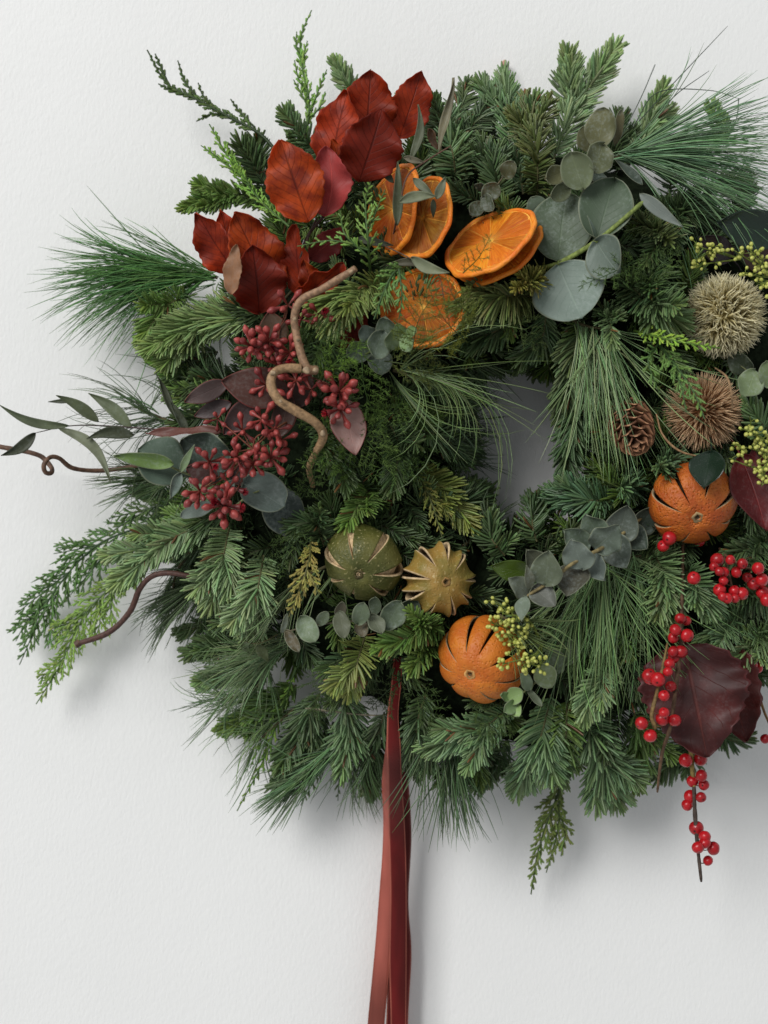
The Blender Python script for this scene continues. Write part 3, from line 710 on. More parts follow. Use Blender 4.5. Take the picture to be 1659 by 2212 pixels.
# ------------------------------------------------------------------ long-needled pine
for base, ang, ln, label, kw in [
    ([(470, 600, .0), (400, 590, .0), (330, 585, .0)], (150, 215), (165, 300), 'soft green pine plume sweeping out over the wall beside the beech leaves', dict(n=520, col=(.062, .135, .045), sag=.12, dh=(-.02, .02), r=1.15)),
    ([(1320, 345, .02), (1345, 335, .03), (1370, 330, .03)], (-26, 22), (240, 370), 'long blue-green pine needles sweeping toward the frame edge at the top', dict(n=360, col=PINE_B, sag=.10, dh=(-.01, .04), r=1.05, strag=.12)),
    ([(1235, 690, .01), (1268, 705, .022), (1320, 712, .02)], (-106, -58), (190, 330), 'pale pine needles hanging beside the opening and over the cone', dict(n=150, col=PINE_P, sag=.05, dh=(.0, .03), r=1.1, strag=.22)),
    ([(1235, 1225, .01), (1300, 1215, .022), (1385, 1200, .015)], (-126, -58), (170, 330), 'large tuft of pine needles hanging below the silvery round leaves', dict(n=290, col=(.120, .180, .085), sag=.08, dh=(-.02, .008), r=1.1, strag=.22)),
    ([(480, 1240, .0), (430, 1270, .0), (400, 1290, .0)], (185, 240), (90, 170), 'dull pine tuft below the curved dark twig', dict(n=170, col=(.05, .075, .035), sag=.10, dh=(-.02, .01))),
    ([(760, 1590, .0), (700, 1640, .0), (660, 1680, .0)], (190, 240), (90, 170), 'pine tuft pointing down at the lowest edge left of the ribbon', dict(n=200, col=(.075, .125, .06), sag=.10, dh=(-.01, .01), r=1.3)),
    ([(930, 1560, .0), (970, 1600, .0), (1000, 1600, .0)], (-112, -70), (130, 230), 'pine needles hanging straight down beside the ribbon', dict(n=130, col=(.055, .09, .045), sag=.1, dh=(-.02, .01), r=1.2)),
    ([(400, 920, .0), (340, 900, .0), (300, 880, .0)], (110, 215), (90, 230), 'sparse wiry pine needles above the narrow leaves at the outer side', dict(n=90, col=(.05, .08, .04), sag=.12, dh=(-.02, .02), r=1.0, strag=.35, curl=.3)),
    ([(420, 1020, .0), (340, 1030, .0), (300, 1040, .0)], (150, 225), (80, 160), 'short wiry pine needles behind the silver-green leaf pair', dict(n=170, col=(.055, .085, .04), sag=.1, dh=(-.02, .02), strag=.2)),
    ([(640, 1380, .0), (580, 1420, .01), (540, 1430, .01)], (160, 235), (100, 190), 'thin grey-green pine needles under the pale hanging fir sprigs', dict(n=300, col=(.10, .14, .075), sag=.1, dh=(-.02, .02), strag=.3, curl=.25)),
    ([(650, 1520, .0), (590, 1570, .0), (560, 1600, .0)], (170, 250), (80, 170), 'scattered pine needles at the lower outer edge beside the green cypress', dict(n=90, col=(.07, .11, .05), sag=.1, dh=(-.02, .01), strag=.35, curl=.3)),
    ([(850, 800, .02), (880, 810, .03), (900, 830, .03)], (-48, 22), (130, 330), 'loose pale pine needles arching across toward the opening', dict(n=62, col=(.12, .165, .075), sag=.2, dh=(-.04, .02), strag=.6, curl=.6, r=.9)),
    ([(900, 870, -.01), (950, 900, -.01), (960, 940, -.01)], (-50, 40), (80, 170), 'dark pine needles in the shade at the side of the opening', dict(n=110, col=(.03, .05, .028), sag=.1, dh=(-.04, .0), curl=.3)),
    ([(760, 1200, .0), (650, 1250, .01), (600, 1300, .02)], (200, 280), (90, 180), 'thin pine strands between golden cypress and pale fir', dict(n=60, col=(.09, .12, .06), sag=.1, dh=(-.01, .03), strag=.4, curl=.35)),
    ([(1080, 1330, .02), (1100, 1340, .03), (1120, 1350, .03)], (-60, 30), (60, 140), 'thin pine strands crossing the yellow-green buds by the lower orange', dict(n=50, col=(.09, .12, .05), sag=.1, dh=(.0, .03), strag=.3, curl=.3)),
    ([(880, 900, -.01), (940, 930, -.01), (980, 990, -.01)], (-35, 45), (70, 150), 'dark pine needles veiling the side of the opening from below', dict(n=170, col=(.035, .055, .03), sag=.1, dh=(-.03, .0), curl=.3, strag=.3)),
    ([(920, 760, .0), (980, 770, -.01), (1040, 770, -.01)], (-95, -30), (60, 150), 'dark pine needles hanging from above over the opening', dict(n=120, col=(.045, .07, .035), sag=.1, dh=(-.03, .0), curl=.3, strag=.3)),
    ([(1000, 1180, -.01), (1040, 1150, -.01), (1060, 1140, -.01)], (40, 140), (50, 120), 'short pine needles rising into the opening from below', dict(n=90, col=(.05, .075, .04), sag=.05, dh=(-.03, .0), curl=.3, strag=.3)),
    ([(560, 1480, .0), (520, 1500, .0), (480, 1510, .0)], (165, 240), (60, 150), 'fine wispy pine needles at the lower outer edge under the thin grey-green ones', dict(n=110, col=(.07, .11, .055), sag=.1, dh=(-.03, .0), curl=.35, strag=.3)),
    ([(420, 1180, .0), (380, 1240, .0), (370, 1320, .0)], (190, 260), (60, 130), 'fine dark pine needles behind the broad bright hanging fir', dict(n=110, col=(.05, .08, .04), sag=.1, dh=(-.03, .0), curl=.3, strag=.3)),
    ([(820, 1600, .0), (780, 1640, .0), (740, 1650, .0)], (225, 285), (70, 150), 'fine pine needles hanging from the lower edge close beside the ribbon', dict(n=120, col=(.06, .095, .045), sag=.1, dh=(-.03, .0), curl=.3, strag=.3)),
    ([(640, 620, .0), (560, 690, .0), (450, 660, .0)], (120, 200), (60, 140), 'thin pine needles showing between the beech leaves and the large arched fir', dict(n=90, col=(.06, .11, .045), sag=.1, dh=(-.02, .01), curl=.3, strag=.3)),
    ([(1440, 420, .01), (1480, 440, .015), (1520, 450, .02)], (-60, 10), (110, 220), 'darker pine needles drooping under the long ones at the upper frame edge', dict(n=130, col=(.06, .095, .05), sag=.15, dh=(-.02, .01), curl=.3, strag=.2)),
    ([(480, 830, .0), (420, 800, .0), (380, 790, .0)], (115, 190), (70, 190), 'dark wiry pine needles reaching out below the soft pine plume', dict(n=70, col=(.04, .065, .03), sag=.1, dh=(-.02, .01), strag=.35, curl=.3)),
]:
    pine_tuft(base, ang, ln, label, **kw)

# single long needles that stray from the upper pine
for i, (q, label) in enumerate([
    ([(1380, 262, .075), (1450, 185, .07), (1572, 56, .06)], 'longest single pine needle, straight and pointing up at the top edge'),
    ([(1395, 275, .075), (1460, 205, .07), (1532, 153, .065)], 'shorter straight pine needle next to the longest one'),
    ([(1370, 270, .08), (1420, 200, .075), (1530, 195, .075), (1596, 213, .07)], 'arched single pine needle above the pine at the upper edge'),
    ([(1596, 213, .07), (1590, 260, .09), (1560, 320, .10)], 'bent single pine needle crossing the pine at the upper edge'),
    ([(1415, 140, .03), (1385, 210, .06), (1340, 300, .09)], 'thin needle rising behind the upper eucalyptus leaves'),
    ([(860, 1540, .08), (800, 1545, .08), (660, 1530, .07)], 'pale bare twig lying across beside the ribbon'),
]):
    pts = [P(*a) for a in q]
    t = thing('pine_needle' if i < 5 else 'bare_twig', label, 'pine needle' if i < 5 else 'twig', pts[0])
    stem(t, pts, [1.3, 1.2, 0.7] if i < 5 else [1.5, 2.2, 3.0], (0.05, 0.07, 0.05) if i < 5 else (0.26, 0.23, 0.16), 'blade' if i < 5 else 'shaft', M_PINE if i < 5 else M_TWIG, 5)

# ------------------------------------------------------------------ cypress
cypress_spray([[(600, 330, .02), (560, 288, .015), (490, 250, .01), (420, 212, .005), (360, 180, .0), (318, 108, .0)],
               [(365, 185, .0), (350, 150, .0), (335, 116, .0)], [(440, 225, .005), (402, 180, .0), (384, 131, .0)], [(470, 238, .005), (440, 208, .0), (428, 179, .0)],
               [(500, 256, .005), (460, 246, .01), (424, 262, .01)], [(405, 208, .0), (370, 195, .0), (342, 181, .0)], [(550, 275, .0), (520, 245, -.01), (498, 214, -.01)]],
              'dark cypress twig reaching far out over the bare wall at upper left', col=CYP_D, width=20, spacing=10, sub_sp=6, sub_len=10, r=3.3, ang=28, first=.2)
cypress_spray([[(650, 340, .0), (668, 230, .0), (652, 140, .0), (650, 80, .0), (673, 22, .0)], [(652, 130, .0), (640, 100, .0), (641, 68, .0)], [(655, 150, .0), (658, 115, .0), (664, 88, .0)],
               [(662, 200, .0), (645, 170, .0), (636, 130, .0)], [(668, 235, .0), (652, 205, .0), (634, 172, .0)], [(672, 240, .0), (690, 190, .0), (706, 150, .0)],
               [(676, 250, .0), (695, 225, .0), (702, 198, .0)], [(660, 280, .0), (640, 250, .0), (622, 215, .0)]],
              'tall bright cypress sprig standing up highest of all', col=(.105, .20, .055), width=26, spacing=10, sub_sp=7, sub_len=11, r=2.8, ang=24)
cypress_spray([[(625, 490, .02), (560, 430, .03), (500, 350, .03), (452, 268, .03)], [(520, 380, .03), (470, 340, .03), (434, 314, .03)], [(540, 400, .03), (505, 350, .03), (488, 305, .03)]],
              'bright green cypress plume lying over the dark fir at upper left', col=CYP_B, width=36, spacing=9, sub_sp=6, sub_len=11, r=2.4, ang=26)
cypress_spray([[(800, 590, .02), (795, 520, .05), (790, 440, .055), (802, 388, .05)], [(795, 500, .05), (815, 450, .055), (832, 410, .05)], [(795, 540, .05), (720, 520, .06), (642, 532, .06)], [(790, 550, .05), (745, 505, .06), (735, 455, .06)]],
              'fresh green cypress sprig beside the tall orange slices', col=(.085, .16, .045), width=34, spacing=13, sub_sp=7, sub_len=12, r=2.5, ang=40)
cypress_spray([[(880, 575, .03), (850, 590, .06), (825, 640, .062), (808, 690, .06)], [(862, 582, .06), (868, 640, .062), (862, 690, .06)]],
              'cypress sprig hanging over the fern-covered orange slice', col=(.075, .145, .05), width=34, spacing=11, sub_sp=6, sub_len=12, r=2.6, ang=40)
cypress_spray([[(1370, 715, .02), (1430, 730, .05), (1490, 742, .06), (1556, 752, .06)]],
              'bright yellow-green cypress tip touching the pale bristly head', col=(.13, .23, .04), width=26, spacing=10, sub_sp=6, sub_len=12, r=2.5)
cypress_spray([[(1420, 740, .02), (1460, 790, .05), (1500, 850, .065), (1522, 905, .07)], [(1440, 765, .04), (1470, 830, .06), (1482, 890, .065)], [(1420, 745, .03), (1400, 780, .05), (1425, 850, .05)]],
              'green cypress spray hanging over the brown bristly head', col=(.065, .125, .040), width=40, spacing=11, sub_sp=7, sub_len=13, r=2.6)
cypress_spray([[(400, 1115, -.022), (300, 1140, -.022), (200, 1185, -.022), (110, 1290, -.022), (42, 1436, -.022)], [(220, 1175, -.022), (150, 1190, -.022), (116, 1196, -.022)], [(150, 1235, -.022), (80, 1290, -.022), (32, 1328, -.022)],
               [(110, 1290, -.022), (60, 1340, -.022), (34, 1385, -.022)], [(250, 1165, -.022), (200, 1230, -.022), (152, 1285, -.022)], [(120, 1280, -.022), (110, 1340, -.022), (104, 1400, -.022)]],
              'dark green cypress spray drooping farthest out at the lower side', col=(.050, .105, .038), width=74, spacing=13, sub_sp=8, sub_len=20, r=2.5, droop=.15)
cypress_spray([[(330, 1215, .02), (260, 1255, -.015), (187, 1323, -.015), (128, 1440, -.015), (78, 1521, -.015)], [(190, 1320, -.015), (140, 1350, -.015), (105, 1355, -.015)], [(215, 1295, -.015), (215, 1350, -.015), (200, 1390, -.015)], [(240, 1275, -.015), (240, 1310, -.015), (236, 1350, -.015)], [(140, 1420, -.015), (105, 1450, -.015), (82, 1470, -.015)]],
              'pale green cypress spray drooping under the curved dark twig', col=(.115, .195, .055), width=62, spacing=11, sub_sp=7, sub_len=18, r=2.4, droop=.12)
cypress_spray([[(420, 1080, .0), (340, 1095, .0), (235, 1120, .0)], [(330, 1095, .0), (270, 1130, .0), (225, 1160, .0)]],
              'short dark cypress spray above the drooping ones', col=(.055, .10, .04), width=36, spacing=11, sub_sp=7, sub_len=14)
cypress_spray([[(1205, 1600, .0), (1208, 1700, -.01), (1180, 1780, -.01), (1160, 1850, -.01), (1147, 1932, -.01)], [(1208, 1700, -.01), (1205, 1790, -.01), (1180, 1885, -.01)], [(1195, 1740, -.01), (1220, 1790, -.01), (1212, 1850, -.01)]],
              'olive cypress sprig hanging lowest below the fir', col=(.070, .105, .032), width=50, spacing=11, sub_sp=7, sub_len=17, ang=28, r=2.8)
cypress_spray([[(640, 1440, .0), (610, 1530, .0), (570, 1640, .0), (512, 1752, .0)], [(600, 1560, .0), (560, 1610, .0), (540, 1660, .0)], [(620, 1500, .0), (590, 1540, .0), (585, 1590, .0)]],
              'green cypress sprig hanging at the lower outer edge', col=(.085, .165, .035), width=28, spacing=13, sub_sp=8, sub_len=11, ang=26, r=2.4)
cypress_spray([[(672, 1165, .02), (668, 1210, .05), (650, 1265, .06), (624, 1332, .06)], [(665, 1230, .05), (680, 1260, .06), (690, 1285, .06)]],
              'golden dry cypress tip left of the dark green lime', col=CYP_Y, width=38, spacing=9, sub_sp=6, sub_len=12, r=2.3)
cypress_spray([[(900, 1020, .0), (930, 1080, .02), (955, 1160, .02)], [(920, 1060, .02), (960, 1100, .02), (985, 1140, .02)]],
              'olive cypress tip above the star-cut lime', col=(.10, .115, .035), width=30, spacing=10, sub_sp=6, sub_len=11, r=2.2)
cypress_spray([[(930, 800, .0), (930, 850, .01), (940, 890, .01)]], 'small dark cypress tip in the shade near the opening', col=CYP_D, width=28, spacing=9, sub_sp=6, sub_len=11, r=2.1)

# ------------------------------------------------------------------ feathery fern
FG = (.050, .095, .024)
for ax, label, kw in [
    ([(600, 760, .05), (680, 740, .06), (760, 700, .055)], 'feathery fern plume behind the upper bend of the twisted branch', dict(width=60, col=(.035, .07, .02))),
    ([(760, 960, .02), (690, 925, .05), (640, 905, .055)], 'feathery fern fanned behind the lower bend of the twisted branch', dict(width=50)),
    ([(770, 1020, .02), (710, 990, .05), (640, 1000, .055)], 'feathery fern under the lower bend of the twisted branch', dict(width=50)),
    ([(780, 760, .04), (790, 850, .05), (830, 930, .045)], 'feathery fern hanging in the middle of the wreath beside the bud umbel', dict(width=60)),
    ([(690, 820, .05), (730, 780, .06), (800, 740, .07)], 'bright fern plume under the small round grey-green leaves', dict(width=46, col=(.085, .16, .03))),
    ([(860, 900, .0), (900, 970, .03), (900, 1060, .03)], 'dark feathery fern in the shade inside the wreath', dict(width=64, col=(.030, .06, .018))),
    ([(1010, 740, .05), (960, 690, .085), (920, 610, .085)], 'sparse olive fern veiling the flat orange slice', dict(width=62, col=(.10, .125, .025), spacing=12)),
    ([(890, 760, .05), (905, 690, .085), (950, 620, .085)], 'bushier olive fern lying across the middle of the flat orange slice', dict(width=58, col=(.085, .12, .03), spacing=8)),
    ([(1030, 690, .05), (985, 650, .085), (960, 590, .085)], 'olive fern at the far rim of the flat orange slice', dict(width=46, col=(.085, .115, .03), spacing=9)),
    ([(1000, 590, .075), (1035, 555, .085), (1062, 505, .09)], 'tiny fern tip lying on the round orange slice', dict(width=28, col=(.085, .10, .02), spacing=9)),
    ([(1380, 560, .04), (1320, 590, .06), (1248, 620, .06)], 'fern tip lying across the lower large silvery leaf', dict(width=40, col=(.05, .095, .028))),
    ([(1400, 640, .03), (1420, 580, .05), (1470, 540, .05)], 'fern plume between the dull fir rosette and the pale bristly head', dict(width=50, col=(.05, .09, .03))),
    ([(830, 780, .04), (900, 790, .05), (960, 800, .03)], 'olive fern plume below the small round grey-green leaves', dict(width=50, col=(.07, .095, .028))),
    ([(650, 1080, .02), (680, 1020, .05), (670, 950, .055)], 'dark fern plume rising beside the largest silver-green disc leaf', dict(width=42, col=(.035, .065, .02))),
    ([(700, 720, .03), (740, 790, .05), (790, 840, .05)], 'fern plume crossing behind the small bud umbel', dict(width=66, col=(.05, .095, .026))),
    ([(880, 850, .02), (840, 900, .045), (780, 930, .05)], 'fern plume spreading right of the pale mauve leaf', dict(width=66, col=(.055, .10, .03))),
    ([(900, 960, .01), (850, 1000, .04), (780, 1030, .045)], 'fern plume lying above the fir tip over the dark green lime', dict(width=62, col=(.05, .095, .03))),
    ([(760, 880, .03), (800, 960, .05), (860, 1010, .045)], 'fern plume hanging below the pale mauve leaf', dict(width=64, col=(.06, .105, .03))),
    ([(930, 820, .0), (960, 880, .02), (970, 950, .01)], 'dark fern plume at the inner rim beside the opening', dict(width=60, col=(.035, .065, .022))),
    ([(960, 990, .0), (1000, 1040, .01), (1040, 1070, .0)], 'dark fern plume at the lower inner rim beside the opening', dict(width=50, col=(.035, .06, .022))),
    ([(640, 1130, .02), (620, 1190, .04), (600, 1250, .045)], 'fern plume between silvery discs and golden cypress', dict(width=50, col=(.045, .08, .028))),
    ([(730, 1420, .01), (700, 1480, .03), (690, 1560, .02)], 'fern plume left of the yellowish hanging fir tip', dict(width=54, col=(.045, .08, .028))),
    ([(1010, 1520, .01), (1060, 1560, .03), (1090, 1620, .02)], 'fern plume below the lower orange', dict(width=54, col=(.045, .08, .028))),
    ([(1080, 690, .01), (1130, 710, .03), (1180, 760, .02)], 'fern plume above the opening under the olive fir rosette', dict(width=54, col=(.05, .08, .03))),
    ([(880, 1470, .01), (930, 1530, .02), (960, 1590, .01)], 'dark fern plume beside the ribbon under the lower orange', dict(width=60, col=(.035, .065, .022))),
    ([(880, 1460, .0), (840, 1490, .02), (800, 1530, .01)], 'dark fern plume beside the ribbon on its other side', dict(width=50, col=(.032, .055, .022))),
]:
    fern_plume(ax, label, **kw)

# ------------------------------------------------------------------ copper beech
def beech(t, b, tp, hw, hb, ht, col, mat=None, label=None, **kw):
    d = dict(shape='ovate', cup=0.18, bend=0.06, wave=0.20, nw=5, serr=0.04, nserr=9, corr=0.014, ncorr=9, ns=36, nt=18, slope=.75)
    d.update(kw)
    return leaf(t, P(*b, hb), P(*tp, ht), hw, mat or M_BEECH, label=label, col=col, **d)
BR_O, BR_R, BR_D = (.46, .068, .010), (.37, .042, .010), (.20, .020, .008)
t = thing('beech_spray', 'upper spray of copper beech with seven large red-brown leaves', 'beech spray', P(655, 540, .10), 'copper beech sprays')
stem(t, [P(650, 545, .10), P(668, 505, .13), P(700, 466, .14), P(735, 420, .135), P(780, 380, .13)], [4, 3.5, 3, 2], (.06, .032, .025))
beech(t, (716, 370), (752, 196), 52, .118, .128, BR_R, roll=-25, cup=.25)
beech(t, (790, 300), (801, 152), 60, .112, .12, BR_R, roll=6)
beech(t, (862, 300), (910, 154), 46, .105, .11, BR_R, roll=12)
beech(t, (742, 385), (716, 300), 24, .128, .135, BR_O, roll=20)
beech(t, (776, 392), (826, 236), 66, .135, .150, BR_D, roll=8, cup=.16, bend=.08)
beech(t, (704, 468), (706, 316), 46, .143, .15, (.30, .040, .040), M_BEECHP, label='crimson pink leaf with pale veins', roll=-18, cup=.2, sway=-.10)
beech(t, (667, 480), (606, 302), 62, .148, .155, BR_O, roll=-5, bend=.06)
t = thing('beech_spray', 'lower spray of copper beech with a tan folded leaf, above the red buds', 'beech spray', P(640, 650, .10), 'copper beech sprays')
stem(t, [P(650, 655, .10), P(640, 600, .115), P(655, 540, .13), P(685, 470, .135)], [3.5, 3, 2.5], (.06, .032, .025))
beech(t, (512, 592), (425, 458), 44, .112, .125, BR_R, roll=-20, cup=.3)
beech(t, (500, 560), (475, 452), 26, .108, .115, BR_R, roll=20)
beech(t, (588, 640), (505, 458), 62, .120, .135, BR_O, roll=14, cup=.22)
beech(t, (560, 676), (545, 528), 60, .132, .148, BR_D, roll=10, cup=.30, bend=.08)
beech(t, (500, 636), (512, 528), 20, .160, .166, (.30, .155, .085), M_WILLOW, label='tan underside of the folded leaf', roll=-20, cup=.2, wave=.2)
beech(t, (655, 640), (640, 484), 34, .118, .128, BR_R, roll=-35, cup=.3)
beech(t, (668, 560), (748, 492), 30, .112, .120, (.20, .030, .030), M_BEECHP, roll=10)
beech(t, (636, 650), (742, 566), 34, .130, .140, BR_R, roll=30, wave=.35, cup=.4)
beech(t, (690, 650), (655, 560), 26, .126, .135, BR_O, roll=-10, wave=.3)
cypress_spray([[(590, 1300, .0), (520, 1360, -.01), (440, 1440, -.015)], [(530, 1350, -.01), (470, 1370, -.015), (420, 1390, -.02)]],
              'grey-green cypress spray in the shade behind the thin pine needles', col=(.05, .085, .038), width=44, spacing=12, sub_sp=8, sub_len=15, r=2.2)
cypress_spray([[(720, 1560, .0), (690, 1640, -.01), (650, 1740, -.02)], [(700, 1600, -.01), (730, 1660, -.015), (730, 1730, -.02)]],
              'thin dark cypress spray hanging at the lowest edge beside the pine', col=(.05, .085, .035), width=36, spacing=12, sub_sp=8, sub_len=13, r=2.1)
t = thing('beech_leaf', 'single dark beech leaf lying deep behind the twisted branch', 'beech leaf', P(770, 680, .09))
beech(t, (775, 670), (735, 755), 40, .10, .105, BR_D)

# ------------------------------------------------------------------ eucalyptus: discs on a stem
def disc(t, c, r, h, col, ang=90, tilt=0.0, ratio=1.0, mat=None, shape='round', label=None, **kw):
    """a leaf by its centre, half size and the screen direction from stalk to tip; tilt lifts the tip toward the viewer"""
    a = math.radians(ang); du, dv = math.cos(a) * r, -math.sin(a) * r
    d = dict(cup=rng.uniform(.08, .38), bend=rng.uniform(-.03, .09), wave=rng.uniform(.06, .16), nw=rng.choice([2, 3, 4]), roll=rng.uniform(-24, 24), ns=20, nt=14); d.update(kw)
    return leaf(t, P(c[0] - du, c[1] - dv, h - tilt), P(c[0] + du, c[1] + dv, h + tilt), r * ratio, mat or M_EUC, shape=shape, col=col, label=label, **d)
EG, EB, ED, EL, EO = (.105, .145, .105), (.125, .170, .145), (.045, .065, .050), (.165, .255, .115), (.125, .130, .065)

t = thing('eucalyptus_sprig', 'large-leaved silvery eucalyptus sprig with a thick pale green stalk', 'eucalyptus', P(1150, 582, .12), 'eucalyptus sprigs')
stem(t, [P(1150, 582, .118), P(1208, 568, .132), P(1290, 520, .150), P(1345, 475, .158), P(1390, 435, .165)], [5.5, 5.5, 5, 4.5], (.21, .27, .07), mat=M_TWIG)
leaf(t, P(1206, 566, .132), P(1224, 418, .128), 68, M_EUC, shape='round', col=(.066, .098, .060), cup=.12, roll=-10, ns=26, nt=18)
leaf(t, P(1206, 572, .132), P(1258, 688, .142), 80, M_EUC, shape='round', col=(.150, .200, .180), cup=.10, roll=8, ns=26, nt=18)
leaf(t, P(1290, 520, .150), P(1328, 390, .142), 58, M_EUC, shape='round', col=(.066, .098, .064), cup=.25, roll=-10, ns=26, nt=18)
leaf(t, P(1290, 522, .150), P(1340, 592, .165), 48, M_EUC, shape='round', col=(.13, .17, .15), cup=.3, roll=25, ns=26, nt=18)
leaf(t, P(1288, 522, .150), P(1268, 466, .158), 7, M_EUC, shape='lance', col=EB, roll=50)
leaf(t, P(1382, 418, .165), P(1476, 490, .172), 17, M_EUC, shape='lance', col=(.17, .20, .19), cup=.1, roll=20)
leaf(t, P(1388, 400, .15), P(1328, 345, .14), 12, M_EUC, shape='lance', col=ED, roll=30)

t = thing('eucalyptus_sprig', 'grey-green round-leaved eucalyptus sprig standing above the large silvery one', 'eucalyptus', P(1215, 440, .11), 'eucalyptus sprigs')
stem(t, [P(1175, 455, .11), P(1230, 410, .13), P(1285, 350, .14), P(1320, 270, .14)], [3, 2.5, 2], (.16, .13, .075))
for c, r, h, col, ang, ra in [((1298, 277), 46, .146, EO, 80, .72), ((1270, 300), 30, .136, EO, 110, .8), ((1334, 275), 40, .140, (.11, .10, .05), 80, .28), ((1291, 344), 33, .152, (.10, .115, .06), 250, .95),
                              ((1246, 368), 43, .156, (.135, .165, .095), 110, .82), ((1198, 379), 24, .145, EO, 200, .85), ((1208, 416), 24, .142, (.11, .13, .075), 200, .8), ((1290, 388), 22, .135, ED, 270, .8), ((1160, 448), 26, .125, EG, 120, .95)]:
    disc(t, c, r, h, col, ang, .004, ra)

t = thing('eucalyptus_sprig', 'small dusky eucalyptus sprig shaded by fir above the round orange slice', 'eucalyptus', P(1030, 460, .11), 'eucalyptus sprigs')
stem(t, [P(1020, 470, .11), P(1055, 425, .12), P(1085, 385, .125), P(1110, 355, .125)], [2, 2, 1.5], (.12, .10, .06))
for c, r, h, col, ang, ra in [((1100, 366), 21, .13, (.075, .08, .04), 60, .9), ((1062, 412), 22, .132, (.07, .08, .045), 40, .9), ((1055, 440), 20, .13, (.05, .06, .035), 300, .8), ((1028, 452), 18, .125, (.05, .06, .035), 220, .9), ((1040, 405), 16, .12, ED, 150, .6)]:
    disc(t, c, r, h, col, ang, .004, ra)

t = thing('eucalyptus_sprig', 'small fresh eucalyptus tip with round leaves below the flat orange slice', 'eucalyptus', P(760, 790, .12), 'eucalyptus sprigs')
stem(t, [P(760, 780, .125), P(810, 755, .14), P(860, 732, .15), P(888, 715, .155)], [2.2, 2, 1.5], (.14, .18, .06))
for c, r, h, col, ang, ra in [((775, 762), 28, .135, (.085, .12, .085), 200, .9), ((797, 722), 24, .14, EB, 130, .9), ((820, 782), 30, .135, (.06, .085, .065), 280, .9), ((837, 709), 27, .146, (.12, .165, .115), 100, .9), ((816, 746), 31, .152, (.12, .16, .12), 250, .9),
                              ((848, 734), 23, .156, (.12, .17, .085), 80, .8), ((880, 742), 20, .160, EL, 290, .85), ((866, 712), 17, .156, EL, 120, .8), ((890, 716), 13, .164, (.19, .29, .12), 40, .9)]:
    disc(t, c, r, h, col, ang, .004, ra)

t = thing('eucalyptus_sprig', 'frosted round-leaved eucalyptus sprig lying below the opening, above the hanging pine', 'eucalyptus', P(1385, 1120, .12), 'eucalyptus sprigs')
stem(t, [P(1390, 1115, .12), P(1330, 1165, .14), P(1296, 1186, .158), P(1239, 1216, .160), P(1185, 1258, .158), P(1139, 1287, .156)], [3.5, 4, 4, 3.5], (.24, .19, .085))
for c, r, h, col, ang, ra in [((1395, 1118), 34, .122, ED, 60, .9), ((1372, 1166), 34, .128, ED, 320, .9), ((1345, 1128), 40, .136, (.11, .135, .115), 75, .92), ((1336, 1194), 38, .140, (.065, .085, .07), 300, .92),
                              ((1282, 1138), 34, .148, EG, 120, .9), ((1311, 1160), 37, .160, (.12, .155, .125), 45, .98), ((1242, 1168), 34, .150, EG, 140, .9), ((1247, 1196), 35, .164, (.15, .185, .165), 110, .98), ((1292, 1226), 33, .152, (.14, .175, .165), 300, .8),
                              ((1158, 1212), 34, .150, (.09, .10, .07), 130, .8), ((1182, 1226), 38, .164, (.115, .14, .095), 85, .92), ((1236, 1256), 36, .154, (.060, .060, .045), 250, 1.0), ((1176, 1291), 32, .158, (.13, .14, .125), 320, .85), ((1120, 1266), 28, .156, (.12, .14, .11), 140, .85),
                              ((1130, 1316), 27, .164, (.14, .18, .14), 265, .62), ((1141, 1246), 26, .164, (.13, .14, .10), 100, .45)]:
    disc(t, c, r, h, col, ang, .005, ra, shape='cordate' if r > 30 else 'drop')

t = thing('eucalyptus_sprig', 'light green round-leaved eucalyptus tip beside the lower orange', 'eucalyptus', P(1230, 1400, .11), 'eucalyptus sprigs')
stem(t, [P(1235, 1400, .115), P(1190, 1450, .125), P(1150, 1480, .135), P(1108, 1515, .14)], [2.5, 2, 1.5], (.16, .17, .07))
for c, r, h, col, ang, ra in [((1226, 1410), 30, .118, (.09, .125, .065), 40, .9), ((1196, 1428), 30, .124, (.085, .115, .065), 120, .8), ((1180, 1461), 28, .134, (.13, .175, .085), 300, .9), ((1136, 1471), 22, .142, (.15, .20, .13), 110, .6), ((1155, 1508), 24, .138, (.12, .15, .10), 310, .35),
                              ((1114, 1503), 20, .146, (.20, .30, .12), 30, .95), ((1100, 1528), 16, .148, EL, 220, .95), ((1116, 1535), 15, .146, (.21, .32, .12), 290, .9), ((1092, 1505), 13, .144, EL, 160, .8)]:
    disc(t, c, r, h, col, ang, .004, ra)

t = thing('eucalyptus_sprig', 'small grey round-leaved eucalyptus sprig below the dark green lime', 'eucalyptus', P(880, 1320, .12), 'eucalyptus sprigs')
stem(t, [P(885, 1318, .12), P(800, 1338, .135), P(720, 1345, .14), P(660, 1355, .14), P(612, 1366, .138)], [2.2, 2, 1.6], (.15, .13, .08))
for c, r, h, col, ang, ra in [((666, 1360), 32, .148, (.13, .175, .11), 300, .72), ((698, 1335), 18, .144, (.10, .13, .08), 50, .7), ((738, 1350), 30, .15, (.12, .135, .09), 280, .6), ((735, 1316), 18, .14, (.13, .12, .085), 80, .7), ((780, 1324), 25, .15, (.125, .165, .105), 75, .75),
                              ((782, 1358), 19, .142, (.10, .085, .05), 280, .8), ((812, 1350), 24, .148, (.13, .15, .105), 300, .75), ((810, 1308), 19, .136, (.07, .095, .06), 90, .75), ((850, 1326), 34, .142, (.095, .13, .085), 60, .78), ((880, 1315), 30, .128, (.05, .07, .05), 60, .85), ((614, 1346), 22, .142, (.12, .14, .10), 75, .3), ((632, 1385), 28, .135, (.10, .085, .05), 300, .45)]:
    disc(t, c, r, h, col, ang, .004, ra)

